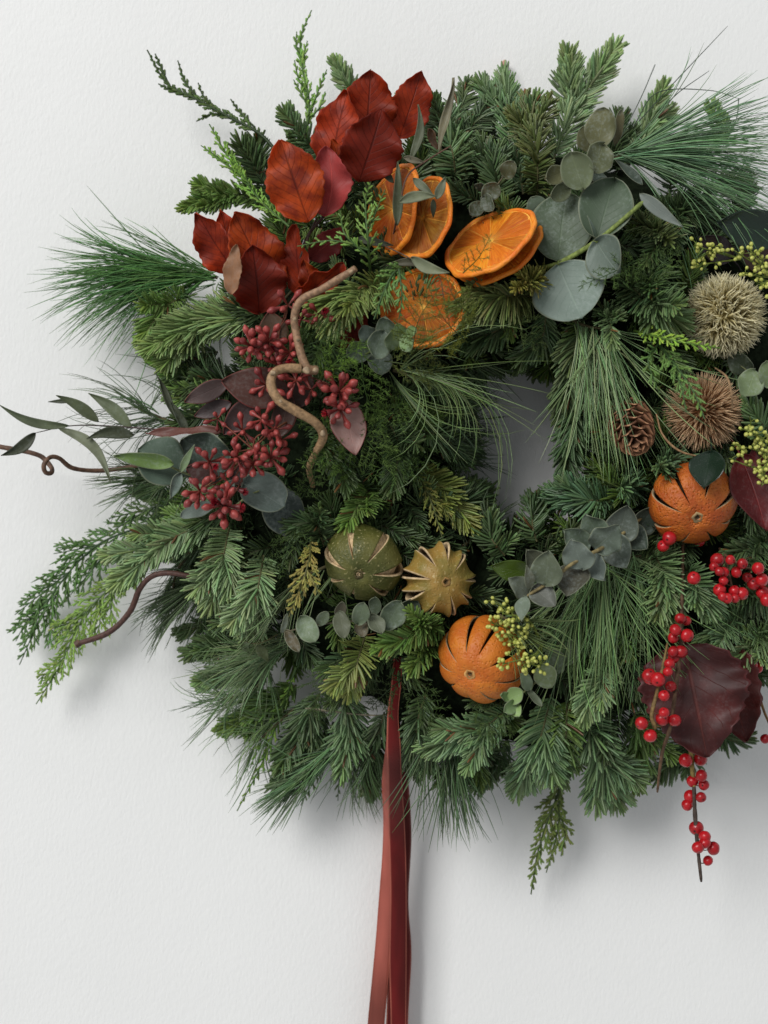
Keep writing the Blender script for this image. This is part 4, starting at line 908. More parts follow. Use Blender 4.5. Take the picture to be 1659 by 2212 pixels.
t = thing('eucalyptus_sprig', 'silver-green eucalyptus with a nibbled disc and a bright upturned leaf at the outer side', 'eucalyptus', P(420, 1030, .11), 'eucalyptus sprigs')
stem(t, [P(470, 1050, .11), P(392, 1019, .145), P(352, 1000, .15)], [2.5, 2.5, 2], (.20, .23, .10))
disc(t, (442, 985), 62, .128, (.055, .08, .065), 140, .003, .95)
disc(t, (348, 1000), 58, .142, (.090, .135, .105), 150, .004, .95, label='disc leaf with a nibbled edge')
disc(t, (310, 992), 66, .156, (.13, .21, .065), 172, .004, .27, shape='drop', label='bright upturned leaf')
disc(t, (406, 990), 34, .158, (.14, .20, .11), 63, .004, .26, shape='lance')
disc(t, (378, 1050), 30, .156, (.135, .185, .165), 248, .004, .40, shape='drop')

t = thing('eucalyptus_sprig', 'blue-grey eucalyptus discs below the red bud clusters', 'eucalyptus', P(520, 1080, .11), 'eucalyptus sprigs')
stem(t, [P(500, 1100, .115), P(535, 1072, .135), P(560, 1060, .14)], [2.5, 2.5, 2], (.20, .23, .10))
disc(t, (612, 1106), 58, .122, (.055, .075, .07), 300, .003, .80)
disc(t, (571, 1072), 52, .138, (.125, .165, .155), 330, .004, .92, label='pale disc leaf')
disc(t, (427, 1103), 40, .128, (.15, .19, .175), 200, .004, .42)
disc(t, (489, 1060), 28, .132, (.12, .165, .15), 60, .004, .5)

t = thing('eucalyptus_sprig', 'pale green round eucalyptus leaves at the frame edge between the bristly heads', 'eucalyptus', P(1690, 830, .11), 'eucalyptus sprigs')
stem(t, [P(1700, 850, .125), P(1655, 832, .135), P(1600, 790, .125)], [2, 2, 1.5], (.16, .17, .08))
disc(t, (1600, 785), 30, .122, (.055, .075, .045), 150, .0, .8)
disc(t, (1621, 829), 31, .142, (.14, .19, .10), 250, .004, .9)
disc(t, (1660, 808), 30, .145, (.15, .20, .10), 100, .004, .8)

# ------------------------------------------------------------------ narrow-leaved eucalyptus
def narrow(t, b, tp, hw, hb, ht, col, **kw):
    d = dict(shape='lance', cup=.25, bend=.03, wave=.12, nw=3, ns=22, nt=8); d.update(kw)
    return leaf(t, P(*b, hb), P(*tp, ht), hw, M_WILLOW, col=col, **d)
NG, ND = (.115, .145, .085), (.045, .055, .032)
t = thing('narrow_leaf_twig', 'thin twig of narrow leaves reaching out past the side of the frame', 'eucalyptus', P(340, 930, .07))
stem(t, [P(345, 928, .075), P(230, 920, .07), P(150, 920, .07), P(77, 935, .07)], [2, 1.6, 1.0], (.07, .05, .045))
narrow(t, (150, 920), (-2, 874), 12, .07, .075, NG, sway=.10)
narrow(t, (213, 911), (121, 854), 15, .072, .08, (.10, .125, .07), sway=-.06)
narrow(t, (285, 925), (192, 850), 17, .07, .065, NG, sway=-.05)
narrow(t, (77, 935), (2, 984), 15, .07, .075, ND, sway=.10)
narrow(t, (126, 925), (240, 1045), 14, .08, .085, (.13, .15, .10), sway=.16)
narrow(t, (290, 940), (187, 948), 16, .08, .085, ND, sway=-.10)
narrow(t, (160, 865), (104, 868), 6, .06, .06, ND)
narrow(t, (378, 900), (335, 806), 10, .10, .09, ND, roll=30, twist=60)
narrow(t, (405, 935), (368, 868), 12, .10, .10, ND, roll=20)
t = thing('narrow_leaf_twig', 'dried twig of narrow grey-green leaves in front of the upright orange slices', 'eucalyptus', P(850, 515, .12))
stem(t, [P(849, 515, .12), P(857, 470, .14), P(866, 430, .158), P(880, 380, .16), P(914, 352, .15), P(974, 315, .14)], [2.2, 2, 1.4], (.13, .07, .05))
narrow(t, (952, 330), (977, 168), 11, .14, .135, (.15, .14, .09), twist=120, cup=.5)
narrow(t, (888, 345), (902, 226), 11, .15, .15, (.085, .10, .06), twist=50, sway=-.1)
narrow(t, (857, 488), (858, 350), 13, .16, .158, (.075, .09, .05), roll=20)
narrow(t, (863, 436), (944, 424), 13, .165, .168, (.17, .195, .125), sway=.08)
narrow(t, (943, 430), (962, 382), 11, .16, .162, (.13, .15, .10))
narrow(t, (893, 386), (936, 422), 10, .155, .16, (.14, .165, .11))
narrow(t, (936, 430), (936, 470), 7, .155, .15, (.06, .07, .04))
narrow(t, (872, 340), (918, 352), 8, .15, .15, (.15, .14, .10))
narrow(t, (850, 395), (812, 350), 9, .14, .14, ND)
narrow(t, (924, 278), (950, 318), 11, .14, .135, (.12, .07, .04), cup=.9, roll=20, twist=60)
t = thing('narrow_leaf_twig', 'short twig with one pale narrow leaf over the flat orange slice', 'eucalyptus', P(800, 515, .12))
stem(t, [P(795, 515, .12), P(850, 540, .15), P(900, 565, .158), P(945, 590, .16), P(958, 640, .158), P(962, 665, .156)], [1.6, 1.4, 1.0], (.13, .08, .05))
narrow(t, (888, 556), (971, 589), 14, .16, .165, (.165, .19, .12), sway=-.08)
narrow(t, (922, 572), (834, 574), 10, .155, .15, (.085, .08, .05), sway=-.08)
narrow(t, (770, 515), (850, 530), 10, .14, .14, (.07, .08, .055))
t = thing('narrow_leaf_twig', 'two small olive leaves at the lower side below the pale fir sprigs', 'eucalyptus', P(560, 1400, .10))
stem(t, [P(600, 1370, .10), P(560, 1390, .11), P(520, 1385, .11)], [1.5, 1.2, 1.0], (.1, .09, .04))
narrow(t, (555, 1392), (580, 1428), 13, .12, .115, (.07, .09, .04)); narrow(t, (522, 1385), (540, 1412), 10, .11, .11, (.05, .075, .03))

# ------------------------------------------------------------------ burgundy eucalyptus leaves with red buds
BUDM = MB()
zz = np.array([0, .10, .30, .50, .60, .68, .76, .84, .91, .97, 1.0]); rr_ = np.array([.045, .045, .06, .085, .115, .150, .162, .145, .098, .05, .008])
ang = np.linspace(0, 2 * math.pi, 10, endpoint=False)
BUDM.grid(np.stack([rr_[:, None] * np.cos(ang), rr_[:, None] * np.sin(ang), zz[:, None] * np.ones(10)], -1),
          np.stack([np.interp(zz, [0, .5, .8, 1], [.22, .36, .40, .42])[:, None] * np.ones(10), np.interp(zz, [0, .5, 1], [.06, .052, .070])[:, None] * np.ones(10), np.interp(zz, [0, .5, 1], [.036, .046, .060])[:, None] * np.ones(10)], -1), wrap=True)
BUD = BUDM.mesh('bud', M_BUD)
fl = MB()
d_ = nrm(rng.normal(0, 1, (60, 3)) + np.array([0, 0, 1.3]))
fl.tubes(np.array([0, 0, .75]) + d_[:, None] * np.linspace(.03, .26, 4)[None, :, None], np.array([1, 1, 1, .5])[None] * .012, 3, 1, (.3, .2, 1), (.50, .012, .03))
zf = np.array([0, .3, .5, .7, .78]); rf = np.array([.045, .06, .11, .17, .15])
fl.grid(np.stack([rf[:, None] * np.cos(ang), rf[:, None] * np.sin(ang), zf[:, None] * np.ones(10)], -1), (.22, .03, .03), wrap=True)
FLOWER = fl.mesh('open_bud', M_BUD)
def buds(t, node, h, n, L, toward=(0, -.6, 0), spread=1.0, stemto=None):
    p = P(*node, h)
    ph0 = rng.uniform(0, 6.28); n = max(5, int(n * .95)); L = L * 1.02
    for i in range(n):
        z = 1 - 2 * (i + .5) / n; a = ph0 + i * 2.39996
        d = np.array([math.sqrt(1 - z * z) * math.cos(a), z, math.sqrt(1 - z * z) * math.sin(a)])
        d = nrm(d * spread + np.asarray(toward) + rng.normal(0, .12, 3))
        l = L * rng.uniform(.78, 1.1) * px(.15)
        k = rng.uniform(.92, 1.12)
        place('open_bud' if rng.rand() < .06 else 'bud', FLOWER if rng.rand() < .05 else BUD, t, p, d, (l * k, l * k, l), rng.uniform(0, 6))
    if stemto is not None:
        stem(t, [P(*stemto[:2], stemto[2]), (P(*stemto[:2], stemto[2]) + p) / 2 + rng.normal(0, .003, 3), p], [1.7, 1.4, 1.4], (.17, .05, .03), 'stalk', M_TWIG, 6)
def reuc(t, b, tp, hw, hb, ht, col, **kw):
    d = dict(shape='ovate', cup=.15, bend=.03, wave=.05, nw=3, ns=22, nt=12); d.update(kw)
    return leaf(t, P(*b, hb), P(*tp, ht), hw, M_EUCR, col=col, **d)
RB, RM, RK = (.060, .028, .022), (.105, .072, .072), (.050, .022, .020)
t = thing('red_bud_cluster', 'upper cluster of dusky red eucalyptus buds between beech leaves and twisted branch', 'bud cluster', P(600, 800, .12), 'red bud clusters')
stem(t, [P(640, 850, .12), P(600, 790, .14), P(585, 740, .15), P(615, 690, .15), P(620, 660, .15)], [2.6, 2.2, 1.8], (.15, .05, .03))
reuc(t, (600, 750), (582, 672), 33, .135, .142, (.085, .052, .034), roll=-10)
reuc(t, (640, 880), (668, 800), 26, .125, .13, RB)
for nd, h, n, L in [((543, 748), .158, 15, 46), ((580, 738), .160, 13, 44), ((626, 762), .158, 12, 42), ((600, 790), .150, 12, 42), ((622, 660), .155, 6, 44), ((650, 690), .140, 6, 40), ((575, 832), .150, 8, 44), ((640, 822), .152, 9, 42), ((672, 842), .150, 6, 42)]:
    buds(t, nd, h, n, L, stemto=(600, 790, .14))
t = thing('red_bud_cluster', 'lower cluster of dusky red eucalyptus buds in front of silver-green discs', 'bud cluster', P(560, 930, .12), 'red bud clusters')
stem(t, [P(640, 900, .12), P(594, 928, .15), P(545, 970, .158), P(500, 1010, .158), P(432, 1061, .16)], [2.6, 2.2, 1.8], (.19, .07, .035))
reuc(t, (625, 852), (478, 824), 44, .140, .148, (.075, .032, .026), roll=8)
reuc(t, (492, 826), (398, 868), 22, .126, .13, RM, roll=-10)
reuc(t, (500, 870), (420, 899), 18, .122, .12, (.075, .055, .058))
reuc(t, (548, 866), (482, 938), 28, .138, .140, (.075, .050, .052), roll=-15)
reuc(t, (480, 932), (316, 938), 13, .132, .12, (.125, .045, .035), wave=.5, roll=40)
reuc(t, (600, 945), (628, 850), 26, .135, .135, RB)
reuc(t, (470, 1030), (402, 1010), 24, .134, .138, RK)
reuc(t, (530, 1050), (520, 1000), 30, .125, .125, RK)
for nd, h, n, L in [((567, 906), .156, 9, 44), ((594, 928), .160, 8, 44), ((524, 930), .146, 8, 40), ((470, 905), .14, 5, 34), ((452, 998), .160, 9, 44), ((511, 989), .166, 13, 44), ((548, 1000), .160, 10, 42), ((585, 987), .162, 11, 46), ((432, 1061), .164, 12, 46), ((484, 1092), .164, 17, 50), ((497, 1050), .158, 7, 40), ((610, 950), .15, 6, 40)]:
    buds(t, nd, h, n, L, stemto=(545, 970, .158))
t = thing('red_bud_cluster', 'small umbel of dusky red buds with a pale mauve leaf hanging under it', 'bud cluster', P(680, 825, .14), 'red bud clusters')
stem(t, [P(672, 815, .145), P(710, 830, .155), P(733, 846, .16), P(736, 882, .16)], [1.8, 1.6, 1.3], (.19, .06, .04))
reuc(t, (738, 862), (768, 984), 37, .152, .158, (.25, .150, .140), roll=-8, cup=.2, label='pale mauve leaf')
buds(t, (733, 846), .165, 15, 50); buds(t, (735, 884), .165, 11, 46)
t = thing('red_bud_cluster', 'few red buds on a stalk at the top of the twisted branch', 'bud cluster', P(690, 690, .13), 'red bud clusters')
buds(t, (690, 680, ), .14, 7, 40, stemto=(680, 700, .13))

# ------------------------------------------------------------------ twisted hazel
def knotty(t, pts, r, col, hs, name='stem'):
    p = [P(u, v, h) for (u, v), h in zip(pts, hs)]
    m = len(p) * 10
    A = cr(p, m)
    R = np.interp(np.linspace(0, 1, m), np.linspace(0, 1, len(r)), r) * px(.16) * (1 + .04 * np.sin(np.arange(m) * .31) + .018 * rng.normal(0, 1, m))
    cc = np.asarray(col)[None, None] * rng.uniform(.95, 1.05, (1, m, 1)) * 1.15
    mb = MB(); mb.tubes(A, R[None], 12, 1, (.7, .3, .6), cc)
    for e, o2 in ((0, 1), (-1, -2)):
        dd = nrm(A[e] - A[o2])
        mb.tubes(np.stack([A[e], A[e] + dd * R[e] * .12, A[e] + dd * R[e] * .1])[None], np.array([[R[e], R[e] * .85, R[e] * .03]]), 12, 1, (.7, .3, .6), np.array([[(.30, .20, .11)] * 3]).reshape(1, 3, 3))
    return build(mb, name, M_BARK, t)
t = thing('twisted_branch', 'thick pale brown twisted branch winding over the red buds', 'branch', P(675, 1045, .13))
knotty(t, [(676, 1050), (668, 1012), (682, 978), (698, 942), (682, 914), (640, 888), (604, 866), (586, 835), (590, 808), (612, 796), (650, 796)], [5.5, 7, 8.5, 10, 10.5, 9.5, 9.5], (.30, .185, .095), [.125, .145, .16, .17, .178, .183, .185, .185, .183, .18, .178])
knotty(t, [(683, 800), (664, 796), (652, 770), (640, 722), (636, 682), (652, 648), (700, 622), (768, 580)], [10, 9.5, 8, 8.5, 8, 8, 7], (.255, .150, .085), [.172, .176, .176, .175, .176, .178, .182, .19], 'upper_stem')
for (u, v, h, r) in [(588, 806, .186, 6), (660, 798, .184, 8), (637, 690, .180, 5), (697, 938, .178, 6), (758, 588, .192, 5), (606, 866, .190, 4), (645, 735, .180, 4), (682, 800, .176, 7)]:
    a_, b_ = P(u, v, h), P(u + rng.uniform(-7, 7), v + rng.uniform(-7, 7), h + .002)
    mb = MB(); mb.tubes(np.stack([a_, a_ * .6 + b_ * .4, b_, b_ + (b_ - a_) * .3])[None], np.array([[1, .95, .7, .1]]) * r * px(.18), 9, 1, (.7, .3, .6), (.36, .26, .16)); build(mb, 'knot', M_BARK, t)
t = thing('curled_twig', 'thin brown twig with a small curled loop reaching in from the side of the frame', 'twig', P(300, 1030, .07))
knotty(t, [(-60, 950), (0, 965), (50, 974), (85, 984), (100, 996), (112, 1012), (110, 1022), (98, 1020), (95, 1004), (108, 988), (128, 990), (160, 1012), (230, 1016), (330, 1000)], [6, 6, 5.5, 5.5, 5], (.115, .062, .038), [.06] * 4 + [.062, .066, .070, .074, .076, .074, .07, .06, .05, .06])
t = thing('curved_twig', 'bare dark brown twig curving down over the cypress sprays', 'twig', P(430, 1250, .07))
knotty(t, [(470, 1240), (420, 1246), (370, 1238), (330, 1244), (302, 1272), (280, 1322), (235, 1366), (165, 1392)], [6, 6, 6.5, 7, 7, 7, 6.5], (.075, .034, .026), [.07, .08, .08, .078, .075, .07, .066, .062])
knotty(t, [(172, 1388), (164, 1393)], [8.5, 9.5], (.09, .05, .035), [.062, .062], 'cut_end')

# ------------------------------------------------------------------ dried whole fruit with slits
def frame(axis):
    z = nrm(axis); x = nrm(np.cross(z, (0.31, 0.2, 0.93))); return x, np.cross(z, x), z
def dried_fruit(name, label, cat, c, h, r, pole, N, mat, squash=.9, w0=.16, t0=.34, t1=2.5, flare=.05, waist=0.0, spin=0.0, button=(.30, .21, .10), wobble=.03, inner=None, inr=.80, wall_t=.08, stalk=True, corner=0.0, curve=.7):
    R = r * px(h); C = P(*c, h)
    dx, dz = (pole[0] - c[0]) / r, -(pole[1] - c[1]) / r
    ax = np.array([dx, -math.sqrt(max(.05, 1 - dx * dx - dz * dz)), dz])
    X, Y, Zx = frame(ax)
    t = thing(name, label, cat, C)
    th = np.linspace(0.05, math.pi - .05, 46); q = np.linspace(-1, 1, 15)
    ph_ = rng.uniform(0, 6.28, 6)
    sp = np.sort((np.arange(N) + rng.uniform(-.12, .12, N)) * 2 * math.pi / N) + spin
    wi = w0 * rng.uniform(.55, 1.25, N); a0 = t0 * rng.uniform(.8, 1.35, N); a1 = t1 * rng.uniform(.93, 1.05, N)
    mb = MB(); V = []
    def slit(i):
        x = np.clip((th - a0[i]) / (a1[i] - a0[i]), 0, 1)
        return wi[i] * np.sin(math.pi * x) ** curve
    for i in range(N):
        j = (i + 1) % N
        pa = sp[i] + slit(i); pb = (sp[j] if j else sp[0] + 2 * math.pi) - slit(j)
        f = (q + 1) / 2
        PH = pa[:, None] * (1 - f) + pb[:, None] * f
        TH = th[:, None] * np.ones_like(PH)
        ea = (slit(i) / w0)[:, None]; eb = (slit(j) / w0)[:, None]
        edge = ea * np.clip(1 - f * 3.2, 0, 1)[None] ** 1.6 + eb * np.clip(1 - (1 - f) * 3.2, 0, 1)[None] ** 1.6
        rad = R * (1 + flare * edge + corner * edge * np.sin(TH) ** 2 - waist * np.sin(TH) ** 2 * (1 - np.abs(q)[None] ** 2) * .6
                   + wobble * (np.sin(3 * TH + ph_[0] + 2 * np.cos(PH)) + np.sin(2 * PH + ph_[1]) * np.sin(TH) + .5 * np.sin(5 * PH + ph_[2] + 4 * TH) * np.sin(TH)))
        dimp = np.exp(-(TH / .20) ** 2) * .10 + np.exp(-((math.pi - TH) / .2) ** 2) * .1
        z = np.cos(TH) * squash * (rad - R * dimp)
        G = (np.sin(TH) * np.cos(PH) * rad)[..., None] * X + (np.sin(TH) * np.sin(PH) * rad)[..., None] * Y + z[..., None] * Zx + C
        mb.grid(G, (.5, .3, .1))
    o = build(mb, 'rind', [mat, M_PITH], t)
    import bmesh
    bm = bmesh.new(); bm.from_mesh(o.data); bmesh.ops.remove_doubles(bm, verts=bm.verts, dist=R * .004); bmesh.ops.recalc_face_normals(bm, faces=bm.faces)
    # normals outward
    s = sum((f.calc_center_median()).dot(f.normal) for f in bm.faces)
    if s < 0: bmesh.ops.reverse_faces(bm, faces=bm.faces)
    bm.to_mesh(o.data); bm.free()
    for p in o.data.polygons: p.use_smooth = True
    md = o.modifiers.new('thick', 'SOLIDIFY'); md.thickness = R * wall_t; md.offset = -1; md.material_offset = 1; md.material_offset_rim = 1; md.use_rim = True
    # dark dried flesh inside
    mb = MB(); tt = np.linspace(.02, math.pi - .02, 20); pp = np.linspace(0, 2 * math.pi, 28, endpoint=False)
    TT, PP = np.meshgrid(tt, pp, indexing='ij'); rad = R * inr * (1 + .04 * np.cos(PP * N))
    G = (np.sin(TT) * np.cos(PP) * rad)[..., None] * X + (np.sin(TT) * np.sin(PP) * rad)[..., None] * Y + (np.cos(TT) * squash * rad)[..., None] * Zx + C
    mb.grid(G, (.03, .015, .01), wrap=True); build(mb, 'flesh', inner or M_FLESH, t)
    if stalk:
        top = C + Zx * R * squash * .89
        mb = MB(); n = 14; a_ = np.linspace(0, 2 * math.pi, n, endpoint=False)
        pr = [(.135, -.02), (.14, .035), (.10, .055), (.065, .03), (.05, .0), (.01, -.01)]
        G = np.array([[top + X * R * a * math.cos(b) * (1 + .15 * math.sin(5 * b)) + Y * R * a * math.sin(b) * (1 + .15 * math.sin(5 * b)) + Zx * R * hh_ for b in a_] for a, hh_ in pr])
        mb.grid(G, np.asarray(button)[None, None] * np.array([1, 1.2, 1.0, .45, .2, .15])[:, None, None], wrap=True); build(mb, 'stalk_scar', M_CONE, t)
    return t
dried_fruit('dried_orange', 'whole dried orange with slit rind under a dark green leaf', 'dried orange', (1495, 1086), .128, 90, (1492, 1126), 8, M_ORANGEB, squash=.86, w0=.085, t0=.52, t1=2.4, curve=.55, waist=-.08, flare=.015, spin=.12, wobble=.022)
dried_fruit('dried_orange', 'whole dried orange with narrow slits lying lowest, beside yellow-green buds', 'dried orange', (1042, 1424), .122, 92, (1006, 1452), 9, M_ORANGE, squash=.95, w0=.060, t0=.48, t1=2.35, curve=.55, waist=-.09, flare=-.01, spin=.2, wobble=.018, button=(.55, .30, .10))
dried_fruit('dried_lime', 'dark green whole dried lime with pale slits', 'dried lime', (784, 1213), .124, 83, (772, 1243), 7, M_LIME, inner=M_PITH, inr=.90, squash=.88, w0=.125, t0=.34, t1=2.1, flare=.03, spin=.8, wobble=.03, button=(.10, .08, .03))
dried_fruit('dried_lime', 'small olive-brown dried lime opened into a star by its slits', 'dried lime', (947, 1252), .124, 75, (966, 1255), 9, M_LIMEB, wall_t=.06, squash=.8, w0=.13, t0=.55, t1=2.2, flare=.06, corner=.08, waist=.12, spin=.1, wobble=.02, button=(.32, .18, .06), curve=.5)

# ------------------------------------------------------------------ dried orange slices
def orange_slice(parent, c, h, r, normal, spin=0.0, thick=.16, warp=.03, nseg=10, flesh=(.72, .22, .018), cut=None):
    R = r * px(h); C = P(*c, h); X, Y, Zx = frame(normal)
    X, Y = X * math.cos(spin) + Y * math.sin(spin), Y * math.cos(spin) - X * math.sin(spin)
    def W(rho, ph): return warp * R * (rho / R) ** 2 * np.cos(2 * ph + .6) + .02 * R * np.sin(5 * ph) * (rho / R)
    def pos(rho, ph, z): return C + (rho * np.cos(ph))[..., None] * X + (rho * np.sin(ph))[..., None] * Y + (z + W(rho, ph))[..., None] * Zx
    ph = np.linspace(0, 2 * math.pi, 96, endpoint=False)
    prof = np.array([(.90, -.38), (.93, -.48), (.965, -.49), (1.0, -.3), (1.012, 0), (1.0, .3), (.975, .48), (.94, .49), (.905, .42), (.90, -.38)])
    RR = prof[:, 0][:, None] * R * (1 + .012 * np.sin(7 * ph) + .010 * np.sin(13 * ph + 1)); ZZ = prof[:, 1][:, None] * thick * R * np.ones(96)
    mb = MB(); mb.grid(pos(RR, ph[None] * np.ones_like(RR), ZZ), (.6, .15, .02), wrap=True)
    rind = build(mb, 'rind', M_SLICERIND, parent)
    # pith and the membranes between the segments: one thin disc, a little sunk
    rho = np.linspace(.01, .91, 8); RH, PH = np.meshgrid(rho * R, ph, indexing='ij')
    mb = MB()
    for z in (.22, -.22): mb.grid(pos(RH, PH, z * thick * R * np.ones_like(RH) + .002 * R), (.6, .35, .1), wrap=True)
    build(mb, 'membrane', M_MEMBRANE, parent)
    cuts = np.arange(nseg) * 2 * math.pi / nseg + rng.uniform(-.16, .16, nseg); cuts = np.r_[cuts, cuts[0] + 2 * math.pi]
    for i in range(nseg):
        a0, a1 = cuts[i], cuts[i + 1]
        rho = np.linspace(.05, .895, 14); f = np.linspace(0, 1, 11)
        RH = rho[:, None] * np.ones(11); gap = .006 / RH
        PH = (a0 + gap) * (1 - f)[None] + (a1 - gap) * f[None]
        corner = np.minimum(1, np.minimum(np.minimum(f, 1 - f)[None] * 8 * RH + .08, np.minimum(RH - .05, .895 - RH) * 9))
        pf = np.sqrt(np.clip(corner, 0, 1))
        bumps = .11 * np.sin(f * 11 + rng.uniform(0, 6))[None] * np.sin(rho * 9 + rng.uniform(0, 6))[:, None] * pf
        mb = MB(); cl = np.asarray(flesh) * np.array([1, rng.uniform(.8, 1.2), 1]) * rng.uniform(.78, 1.1)
        for sg in (1, -1):
            ZZ = sg * thick * R * (.20 + .32 * pf * rng.uniform(.8, 1.05) + bumps * .8)
            ST = np.stack([RH, f[None] * np.ones_like(RH), np.full_like(RH, rng.rand())], -1)
            mb.grid(pos(RH * R, PH, ZZ), cl, ST)
        build(mb, 'segment', M_SEG, parent)
    return rind
def slice_thing(label, c, h, r, normal, **kw):
    t = thing('dried_orange_slice', label, 'orange slice', P(*c, h), 'dried orange slices')
    orange_slice(t, c, h, r, normal, **kw)
    return t
slice_thing('rear one of two stacked dried orange slices, only its lower rim showing', (1078, 540), .122, 104, (-.47, -.60, .62), spin=.5, thick=.10, flesh=(.9, .32, .02))
slice_thing('front one of two stacked dried orange slices, round and bright beside the large silvery leaves', (1060, 522), .140, 108, (-.48, -.60, .64), spin=.2, thick=.10, flesh=(1.0, .38, .028))
slice_thing('upright dried orange slice with a cream rim behind the narrow grey leaves', (914, 470), .130, 92, (-.70, -.60, .18), spin=.9, warp=.07, thick=.10, flesh=(.62, .24, .035))
slice_thing('darker upright dried orange slice, farther left behind the narrow grey leaves', (852, 452), .120, 100, (-.80, -.50, .10), spin=.3, warp=.07, thick=.10, flesh=(.70, .20, .015))
slice_thing('dried orange slice lying flat under a veil of fern', (914, 665), .122, 92, (-.12, -.94, .22), spin=.3, warp=.05, flesh=(.72, .22, .014), thick=.17)

# ------------------------------------------------------------------ bristly heads
def bristle_head(label, c, h, r, axis, n, col, col2, curl, wid, tuft=False):
    R = r * px(h); C = P(*c, h); X, Y, Zx = frame(axis)
    t = thing('bristly_seed_head', label, 'seed head', C)
    mb = MB(); tt = np.linspace(.02, math.pi - .02, 20); pp = np.linspace(0, 2 * math.pi, 30, endpoint=False); TT, PP = np.meshgrid(tt, pp, indexing='ij')
    rad = R * .50
    mb.grid((np.sin(TT) * np.cos(PP) * rad)[..., None] * X + (np.sin(TT) * np.sin(PP) * rad)[..., None] * Y + (np.cos(TT) * rad)[..., None] * Zx + C, np.asarray(col) * .7, wrap=True)
    build(mb, 'core', M_CONE, t)
    i = np.arange(n); z = 1 - 2 * (i + .5) / n; a = i * 2.39996
    D = np.stack([np.sqrt(1 - z * z) * np.cos(a), np.sqrt(1 - z * z) * np.sin(a), z], 1)
    D = D[:, :1] * X + D[:, 1:2] * Y + D[:, 2:] * Zx
    if tuft:
        K = nrm(rng.normal(0, 1, (150, 3))); near = np.argmax(D @ K.T, 1)
        D2 = nrm(D * .55 + K[near] * .75 + rng.normal(0, .10, (n, 3)))
    else:
        D2 = nrm(D + rng.normal(0, .10, (n, 3)) + .25 * np.outer(np.abs(z), Zx) * 0)
    tg = rng.normal(0, 1, (n, 3)); tg = nrm(tg - (tg * D).sum(1)[:, None] * D)
    L = R * rng.uniform(.42, .56, n)
    s = np.linspace(0, 1, 6)
    Cc = C + D[:, None] * R * .46 + L[:, None, None] * (D2[:, None] * s[None, :, None] + curl * tg[:, None] * (s ** 2)[None, :, None])
    Rr = wid * px(h) * (np.array([.5, .9, 1, .85, .5, .06]) if tuft else np.array([1, .95, .85, .7, .45, .1]))[None] * rng.uniform(.7, 1.2, n)[:, None]
    f = s[None, :, None]
    cb = np.asarray(col)[None, None] * (1 - f) + np.asarray(col2)[None, None] * f
    mb = MB(); mb.tubes(Cc, Rr, 3, .5 if tuft else 1.0, D[:, [1, 2, 0]], cb * rng.uniform(.75, 1.2, (n, 1, 1)))
    build(mb, 'bristles', M_BRISTLE, t, kind='stuff')
    return t
bristle_head('pale straw-coloured fluffy bristly seed head', (1563, 682), .125, 94, (-.2, -.9, -.1), 1700, (.74, .58, .20), (.93, .85, .62), .40, 3.9, True)
bristle_head('brown spiny bristly seed head below the pale one', (1518, 889), .115, 90, (.1, -.9, -.25), 1150, (.58, .27, .11), (.95, .68, .45), .09, 2.6)

# ------------------------------------------------------------------ pine cone
t = thing('pine_cone', 'small brown pine cone half hidden by hanging pine needles', 'pine cone', P(1368, 930, .07))
Cc = P(1365, 926, .135); AX = nrm(np.array([.03, -.66, -.52])); X, Y, Zx = frame(AX)
mb = MB(); s = np.linspace(0, 1, 9); q = np.linspace(-1, 1, 9); SS, QQ = np.meshgrid(s, q, indexing='ij')
w = np.interp(s, [0, .4, .8, .95, 1], [.30, .46, .52, .38, .14])[:, None]
top = np.stack([QQ * w, SS, -.22 * QQ ** 2 * w + .22 * SS ** 2 + .10], -1); bot = top - np.array([0, 0, .13]) * np.interp(s, [0, .8, 1], [1, 1, .5])[:, None, None]
cs = np.interp(s, [0, .6, .85, .95, 1], [.25, .8, 1.2, 1.6, 1.9])[:, None, None] * np.array([.32, .165, .09])
mb.grid(top, cs * np.ones((9, 9, 1))); mb.grid(bot[:, ::-1], cs * .7 * np.ones((9, 9, 1)))
for e in (0, -1): mb.grid(np.stack([top[:, e], bot[:, e]], 1), (.2, .09, .05))
mb.grid(np.stack([top[-1], bot[-1]], 0), (.50, .27, .15))
SCALE = mb.mesh('scale', M_CONE)
core = MB(); s = np.linspace(0, 1, 14); a_ = np.linspace(0, 2 * math.pi, 16, endpoint=False); Rc = 43 * px(.1); Hc = 122 * px(.1)
rad = np.interp(s, [0, .3, .7, 1], [.35, .55, .45, .1]) * Rc
core.grid(Cc + (s[:, None] * Hc - Hc * .5)[..., None] * Zx + (rad[:, None] * np.cos(a_))[..., None] * X + (rad[:, None] * np.sin(a_))[..., None] * Y, (.06, .025, .012), wrap=True)
build(core, 'core', M_CONE, t)
NS = 64
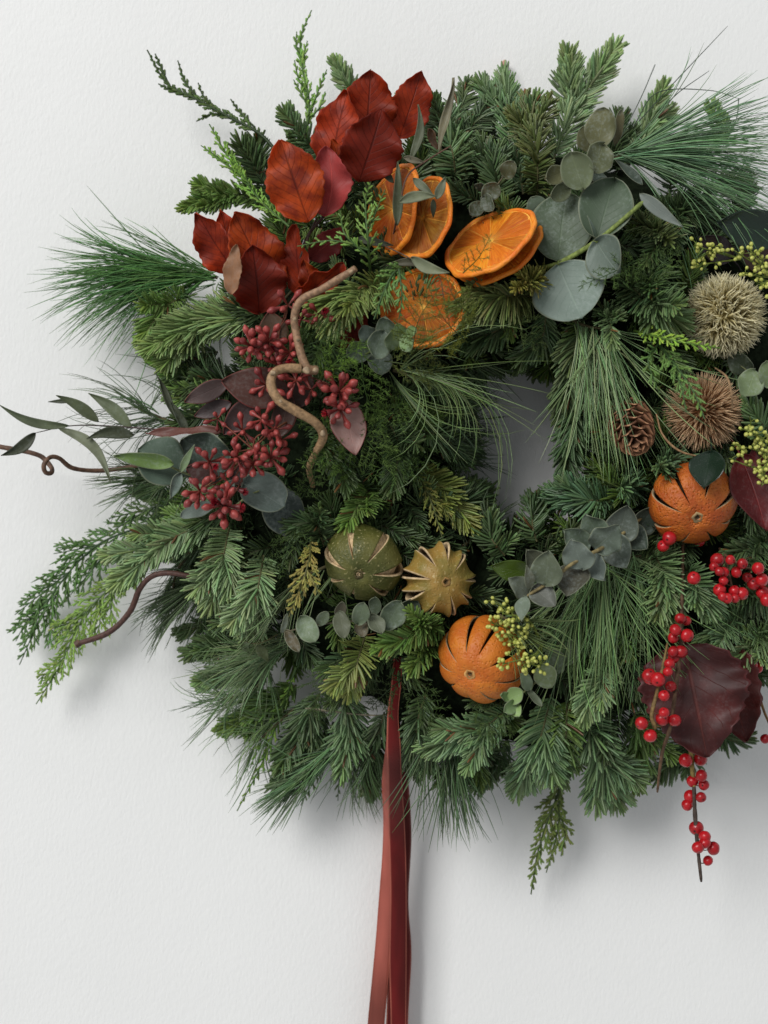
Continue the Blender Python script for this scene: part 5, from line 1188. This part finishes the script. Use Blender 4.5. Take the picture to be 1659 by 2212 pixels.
for i in range(NS):
    f = i / (NS - 1); a = i * 2.39996
    z = -.5 + f * 1.02
    prof = np.interp(f, [0, .25, .6, .85, 1], [.9, 1.05, .92, .55, .12])
    out = math.cos(a) * X + math.sin(a) * Y
    el = math.radians(np.interp(f, [0, .5, .8, .93, 1], [18, 26, 36, 58, 84]))
    yd = nrm(math.cos(el) * out + math.sin(el) * Zx); xd = nrm(np.cross(yd, out * -math.sin(el) + Zx * math.cos(el))); zd = np.cross(xd, yd)
    if zd @ (out * -1 + Zx) < 0: xd, zd = -xd, -zd
    L = Rc * np.interp(f, [0, .6, .9, 1], [.80, .74, .50, .30])
    p0 = Cc + Zx * Hc * z + out * Rc * prof * .45
    o = link('scale', SCALE, t)
    rel = p0 - np.array(t.location)
    m = Matrix(((xd[0], yd[0], zd[0], rel[0]), (xd[1], yd[1], zd[1], rel[1]), (xd[2], yd[2], zd[2], rel[2]), (0, 0, 0, 1)))
    o.matrix_local = m @ Matrix.Diagonal((L, L, L, 1))

# ------------------------------------------------------------------ red berries on bare stems
def berry_mesh(name, wrinkle):
    mb = MB(); tt = np.linspace(.06, math.pi - .06, 16); pp = np.linspace(0, 2 * math.pi, 20, endpoint=False); TT, PP = np.meshgrid(tt, pp, indexing='ij')
    rad = 1 + .02 * np.sin(3 * PP) * np.sin(TT) + wrinkle * np.sin(9 * PP + 3 * np.sin(4 * TT)) * np.sin(TT) - .10 * np.exp(-(TT / .25) ** 2) - .05 * np.exp(-((math.pi - TT) / .3) ** 2)
    col = np.where((TT < .24)[..., None], np.array([.02, .008, .006]), np.array([.52, .010, .016]))
    mb.grid(np.stack([rad * np.sin(TT) * np.cos(PP), rad * np.sin(TT) * np.sin(PP), rad * np.cos(TT) * .94], -1), col, wrap=True)
    return mb.mesh(name, M_BERRY)
BERRY, WBERRY = berry_mesh('berry', 0.0), berry_mesh('wrinkled_berry', .045)
def berries(t, lst, off, h, stempts, r=13.5, wr=.32):
    S = cr(np.array(stempts), 60)
    for x, y in lst:
        u, v = off[0] + x / 3, off[1] + y / 3
        k = rng.uniform(-.009, .009) + h
        p = P(u, v, k)
        d = np.linalg.norm(S - p, axis=1); q = S[d.argmin()]
        n = nrm(np.array([0, -.5, -.2]) + rng.normal(0, .6, 3))
        rr2 = r * rng.choice([.80, .9, 1.0, 1.05, 1.12]) * rng.uniform(.96, 1.04) * px(h)
        place('berry', WBERRY if rng.rand() < wr else BERRY, t, p, n, rr2, rng.uniform(0, 6))
        if d.min() > rr2 * 1.05 and d.min() < .03:
            stem(t, [q, (p + q) / 2 + np.array([0, 0, -.001]), p], [1.4, 1.1, 1.1], (.12, .06, .03), 'stalk', M_TWIG, 5)
O3 = (1106, 1106); O5 = (1106, 1549)
BK = (.105, .060, .034)
t = thing('berry_stem', 'long hanging stem of red berries in front of the dark burgundy leaf', 'berry stem', P(1474, 1180, .13), 'red berry stems')
sp_ = [P(1475, 1175, .12), P(1474, 1270, .135), P(1472, 1340, .14), P(1470, 1400, .145), P(1458, 1500, .155), P(1448, 1570, .155), P(1432, 1620, .152), P(1424, 1670, .15), P(1420, 1712, .15)]
stem(t, sp_, [3.5, 4, 4.5, 4.5, 4, 2.5], BK, knots=.06)
sp2 = [P(1442, 1390, .14), P(1434, 1430, .15), P(1418, 1500, .155), P(1408, 1545, .158), P(1416, 1574, .158)]
stem(t, sp2, [2.5, 3.5, 4, 5], (.20, .13, .05), 'side_stem', knots=.08)
berries(t, [(1090, 690), (1130, 705), (1060, 765), (1135, 800), (1045, 905), (1095, 905), (1045, 815), (1050, 945)], O3, .152, sp_)
berries(t, [(1020, 985), (1010, 1035), (1030, 1130), (985, 1190), (890, 1060), (945, 1085), (900, 1075), (985, 1300), (975, 1340), (1055, 1350), (840, 1370), (897, 1450)], O3, .166, sp2, r=14)
t = thing('berry_stem', 'bunch of red berries, some shrivelled, at the frame edge beside the upper orange', 'berry stem', P(1560, 1190, .12), 'red berry stems')
sp_ = [P(1555, 1185, .12), P(1568, 1215, .14), P(1576, 1245, .15), P(1582, 1275, .155), P(1578, 1292, .155)]
stem(t, sp_, [3, 3, 2], BK); sp3 = [P(1560, 1195, .13), P(1600, 1220, .15), P(1640, 1240, .15), P(1670, 1280, .15)]
stem(t, sp3, [3, 2.5, 2], BK, 'side_stem')
berries(t, [(1330, 310), (1310, 355), (1345, 385), (1370, 445), (1345, 505), (1395, 560), (1445, 560), (1440, 510), (1490, 530), (1365, 550), (1370, 390)], O3, .158, sp_, wr=.6, r=13)
berries(t, [(1415, 310), (1493, 335), (1455, 390), (1595, 365), (1525, 425), (1565, 465), (1620, 440), (1625, 520), (1650, 570)], O3, .158, sp3)
t = thing('berry_stem', 'pair of red berries tucked under the upper orange', 'berry stem', P(1440, 1190, .12), 'red berry stems')
sp_ = [P(1420, 1165, .11), P(1438, 1172, .13)]; stem(t, sp_, [1.5, 1.5], BK); berries(t, [(980, 220), (1020, 170)], O3, .142, sp_)
t = thing('berry_stem', 'single red berry alone on the dark fir near the silvery round leaves', 'berry stem', P(1498, 1249, .13), 'red berry stems')
sp_ = [P(1478, 1265, .13), P(1492, 1255, .14)]; stem(t, sp_, [1.2, 1.2], BK); berries(t, [(1178, 428)], O3, .15, sp_, r=14)
t = thing('berry_stem', 'single red berry half hidden below the upper orange', 'berry stem', P(1511, 1168, .11), 'red berry stems')
sp_ = [P(1525, 1175, .10), P(1512, 1170, .108)]; stem(t, sp_, [1.2, 1.2], BK); berries(t, [(1215, 185)], O3, .115, sp_)
t = thing('berry_stem', 'stem of red berries hanging free against the wall below the burgundy leaf', 'berry stem', P(1492, 1560, .09), 'red berry stems')
sp_ = [P(1490, 1560, .09), P(1493, 1632, .10), P(1499, 1700, .105), P(1501, 1755, .105), P(1506, 1820, .105), P(1515, 1905, .105)]
stem(t, sp_[:3], [6, 5.5, 5], (.26, .19, .06)); stem(t, sp_[2:], [4.5, 5, 4, 3.5], (.075, .055, .045), 'lower_stem', knots=.05)
berries(t, [(1170, 415), (1228, 380), (1243, 440), (1157, 515), (1225, 520), (1135, 570), (1195, 720), (1250, 775), (1250, 815), (1305, 850), (1205, 845), (1270, 930), (1125, 280), (1222, 270)], O5, .108, sp_, r=14.5, wr=.1)
t = thing('berry_stem', 'berry stem leaving the frame at the edge of the burgundy leaf', 'berry stem', P(1640, 1510, .09), 'red berry stems')
sp_ = [P(1625, 1420, .10), P(1645, 1520, .10), P(1668, 1580, .10), P(1660, 1595, .10)]; stem(t, sp_, [3, 3, 2.5], (.20, .11, .04)); berries(t, [(1640, 1470), (1590, 1010), (1540, 975), (1560, 990)], O3, .105, sp_)

# ------------------------------------------------------------------ yellow-green bud panicles
mb = MB(); tt = np.linspace(.1, math.pi - .1, 7); pp = np.linspace(0, 2 * math.pi, 8, endpoint=False); TT, PP = np.meshgrid(tt, pp, indexing='ij')
mb.grid(np.stack([np.sin(TT) * np.cos(PP), np.sin(TT) * np.sin(PP), np.cos(TT) * 1.18], -1), np.stack([np.interp(tt, [0, 3.1], [.64, .36])[:, None] * np.ones(8), np.interp(tt, [0, 3.1], [.64, .42])[:, None] * np.ones(8), np.interp(tt, [0, 3.1], [.17, .06])[:, None] * np.ones(8)], -1), wrap=True)
GBUD = mb.mesh('bud', M_SEPAL)
def panicle(label, root, tips, h, n, spread, r=4.2):
    t = thing('bud_panicle', label, 'flower buds', P(*root, h - .02), 'yellow-green bud panicles')
    mb = MB()
    for u, v in tips:
        a, b = P(*root, h - .02), P(u, v, h)
        A = cr([a, (a + b) / 2 + rng.normal(0, .004, 3), b], 12); mb.tubes(A, np.linspace(2.2, 1.2, 12)[None] * px(), 6, 1, (.7, .3, .6), (.17, .22, .04))
        for i in range(n):
            s = rng.uniform(.45, 1.0); q, T = along(A, np.array([s])); q = q[0]
            d = nrm(rng.normal(0, 1, 3) + np.array([0, -.45, 0]) + T[0] * .5)
            e = q + d * spread * px() * rng.uniform(.4, 1.0)
            mb.tubes(np.stack([q, (q + e) / 2 + rng.normal(0, .0008, 3), e])[None], np.array([[.9, .8, .9]]) * px(), 4, 1, (.7, .3, .6), (.20, .25, .05))
            place('bud', GBUD, t, e, d, r * rng.uniform(.75, 1.15) * px(), 0)
    build(mb, 'stalks', M_TWIG, t)
    return t
panicle('yellow-green bud panicle beside the lower orange', (1170, 1390), [(1062, 1300), (1085, 1325), (1105, 1345), (1078, 1365), (1100, 1392), (1120, 1420), (1085, 1435), (1130, 1440), (1060, 1345)], .158, 15, 25)
panicle('yellow-green bud panicle above the pale bristly head, smaller one', (1600, 560), [(1500, 530), (1512, 560), (1540, 545), (1498, 575)], .140, 10, 22)
panicle('yellow-green bud panicle at the frame edge touching the pale bristly head', (1700, 590), [(1592, 545), (1620, 540), (1645, 560), (1610, 590), (1640, 615), (1655, 640)], .150, 12, 24)
panicle('yellow-green bud panicle at the frame edge beside the upper orange', (1690, 1000), [(1620, 900), (1600, 925), (1580, 960), (1575, 990), (1625, 960), (1650, 990), (1635, 1030), (1645, 1050)], .150, 10, 22)

# ------------------------------------------------------------------ glossy and burgundy leaves
def single(name, label, cat, b, tp, hw, hb, ht, mat, col, **kw):
    t = thing(name, label, cat, P(*b, hb))
    d = dict(shape='ovate', cup=.15, bend=.05, wave=.05, nw=4, ns=30, nt=18); d.update(kw)
    leaf(t, P(*b, hb), P(*tp, ht), hw, mat, 'blade', col=col, **d)
    dd = nrm(P(*b, hb) - P(*tp, ht))
    stem(t, [P(*b, hb), P(*b, hb) + dd * .008 + np.array([0, .004, 0]), P(*b, hb) + dd * .014 + np.array([0, .012, 0])], [2, 2, 1.8], np.asarray(col) * 1.2, 'stalk')
    return t
single('glossy_leaf', 'large dark glossy green leaf at the upper frame edge', 'leaf', (1690, 505), (1548, 478), 45, .13, .14, M_GLOSS, (.010, .022, .015), roll=-8, cup=.2)
single('glossy_leaf', 'dark brown underside leaf behind the glossy green one at the frame edge', 'leaf', (1700, 560), (1590, 520), 50, .11, .115, M_GLOSS, (.035, .014, .009))
single('glossy_leaf', 'dark purple leaf edge between dull fir and the glossy green leaf', 'leaf', (1580, 560), (1508, 512), 30, .105, .12, M_GLOSS, (.022, .014, .018))
single('glossy_leaf', 'dark green leaf folded over the upper orange', 'leaf', (1536, 978), (1522, 1058), 38, .150, .165, M_GLOSS, (.012, .026, .016), roll=15, cup=.25)
single('glossy_leaf', 'bright green leaf edge showing behind the frosted eucalyptus tip', 'leaf', (1150, 1238), (1060, 1222), 24, .135, .14, M_GLOSS, (.050, .085, .012), roll=-15)
single('burgundy_leaf', 'large dark burgundy scalloped leaf behind the hanging berries', 'leaf', (1478, 1392), (1528, 1636), 112, .128, .142, M_GALAX, (.072, .015, .015), serr=.05, nserr=10, cup=.10, wave=.12, nw=6, corr=.002, ncorr=7, ns=40, nt=26, shape='cordate')
single('burgundy_leaf', 'second burgundy leaf half hidden behind the large scalloped one', 'leaf', (1560, 1390), (1612, 1602), 62, .105, .112, M_GALAX, (.085, .014, .012), serr=.05, nserr=7, cup=.2, wave=.12, ns=40, nt=20, shape='cordate')
single('burgundy_leaf', 'wine-red leaf at the frame edge beside the upper orange', 'leaf', (1600, 985), (1655, 1148), 52, .132, .145, M_GALAX, (.11, .012, .014), roll=-20, cup=.3)
single('burgundy_leaf', 'wine-red leaf at the frame edge behind the yellow-green buds', 'leaf', (1640, 960), (1700, 1060), 60, .105, .11, M_GALAX, (.10, .012, .014), roll=20)
t = thing('dry_grass_blade', 'curved tan grass blade below the brown bristly head', 'grass blade', P(1420, 900, .13))
stem(t, [P(1418, 895, .14), P(1432, 940, .15), P(1470, 975, .152), P(1532, 990, .15)], [1.6, 2.6, 1.2], (.30, .18, .09), 'blade')
t = thing('dry_grass_blade', 'curved tan grass blade arching over the brown bristly head', 'grass blade', P(1545, 800, .15))
stem(t, [P(1545, 795, .15), P(1570, 815, .17), P(1580, 850, .175), P(1582, 885, .17)], [1.4, 2.6, 1.6], (.30, .19, .10), 'blade')

# ------------------------------------------------------------------ ribbons
def ribbon(label, rows, face, mat, parent, name='strand'):
    """rows: (u_left, u_right, v, h_left, h_right)"""
    rows = np.array(rows, float); m = 70
    tt = np.linspace(0, 1, m); d = (rows[:, 2] - rows[0, 2]) / (rows[-1, 2] - rows[0, 2])
    L = cr([P(a, v, hl) for a, b, v, hl, hr in rows], m); R = cr([P(b, v, hr) for a, b, v, hl, hr in rows], m)
    q = np.linspace(0, 1, 9)
    G = L[:, None] * (1 - q)[None, :, None] + R[:, None] * q[None, :, None]
    side = nrm(R - L); dn = nrm(np.gradient((L + R) / 2, axis=0)); N = np.cross(side, dn); N = N * np.sign(-N[:, 1:2] + 1e-9)
    G = G + N[:, None] * (.0006 * np.sin(q * math.pi))[None, :, None] + N[:, None] * (.0010 * np.sin(tt * 23)[:, None, None] * (q - .5)[None, :, None])
    mb = MB(); mb.grid(G, (.5, .1, .1)); o = build(mb, name, mat, parent); md = o.modifiers.new('t', 'SOLIDIFY'); md.thickness = .0007
    for e, nm in ((0, 'selvedge'), (-1, 'selvedge')):
        mb = MB(); mb.tubes(G[:, e] + N * .0003, .00075, 5, .8, (0, -1, 0), (.5, .1, .1)); build(mb, nm, M_EDGE, o)
    return o
t = thing('velvet_ribbon', 'dark red velvet ribbon with long tails hanging down the wall', 'ribbon', P(856, 1440, .10))
ribbon('', [(852, 868, 1420, .100, .098), (847, 864, 1480, .106, .104), (839, 858, 1540, .104, .100), (837, 864, 1610, .092, .090), (840, 866, 1670, .074, .072), (842, 874, 1800, .04, .04), (845, 877, 1930, .032, .032), (843, 877, 2080, .030, .030), (846, 876, 2212, .030, .030), (846, 876, 2420, .03, .03)], 1, M_VELVET, t, 'front_tail')
ribbon('', [(840, 858, 1560, .09, .095), (829, 846, 1680, .05, .062), (830, 850, 1760, .034, .040), (827, 852, 1860, .026, .030), (817, 846, 1990, .022, .026), (806, 838, 2110, .022, .022), (796, 829, 2212, .022, .022), (780, 812, 2420, .022, .022)], 0, M_SATIN, t, 'satin_tail')
ribbon('', [(842, 862, 1560, .085, .07), (846, 880, 1680, .045, .035), (850, 886, 1800, .022, .012), (846, 881, 1950, .020, .010), (842, 886, 2060, .020, .010), (835, 880, 2212, .020, .012), (830, 876, 2420, .02, .012)], 0, M_VELVET, t, 'rear_tail')

# ------------------------------------------------------------------ copper hook on the wall
t = thing('copper_hook', 'small blurred copper wire hook on the wall above the wreath', 'hook', P(1088, 160, .0))
stem(t, [P(1089, 215, .016), P(1086, 172, .016), P(1087, 140, .014), P(1091, 133, .008), P(1090, 142, .001)], [5.5, 5.5, 5, 4], (.55, .32, .25), 'wire', M_TWIG, 8)
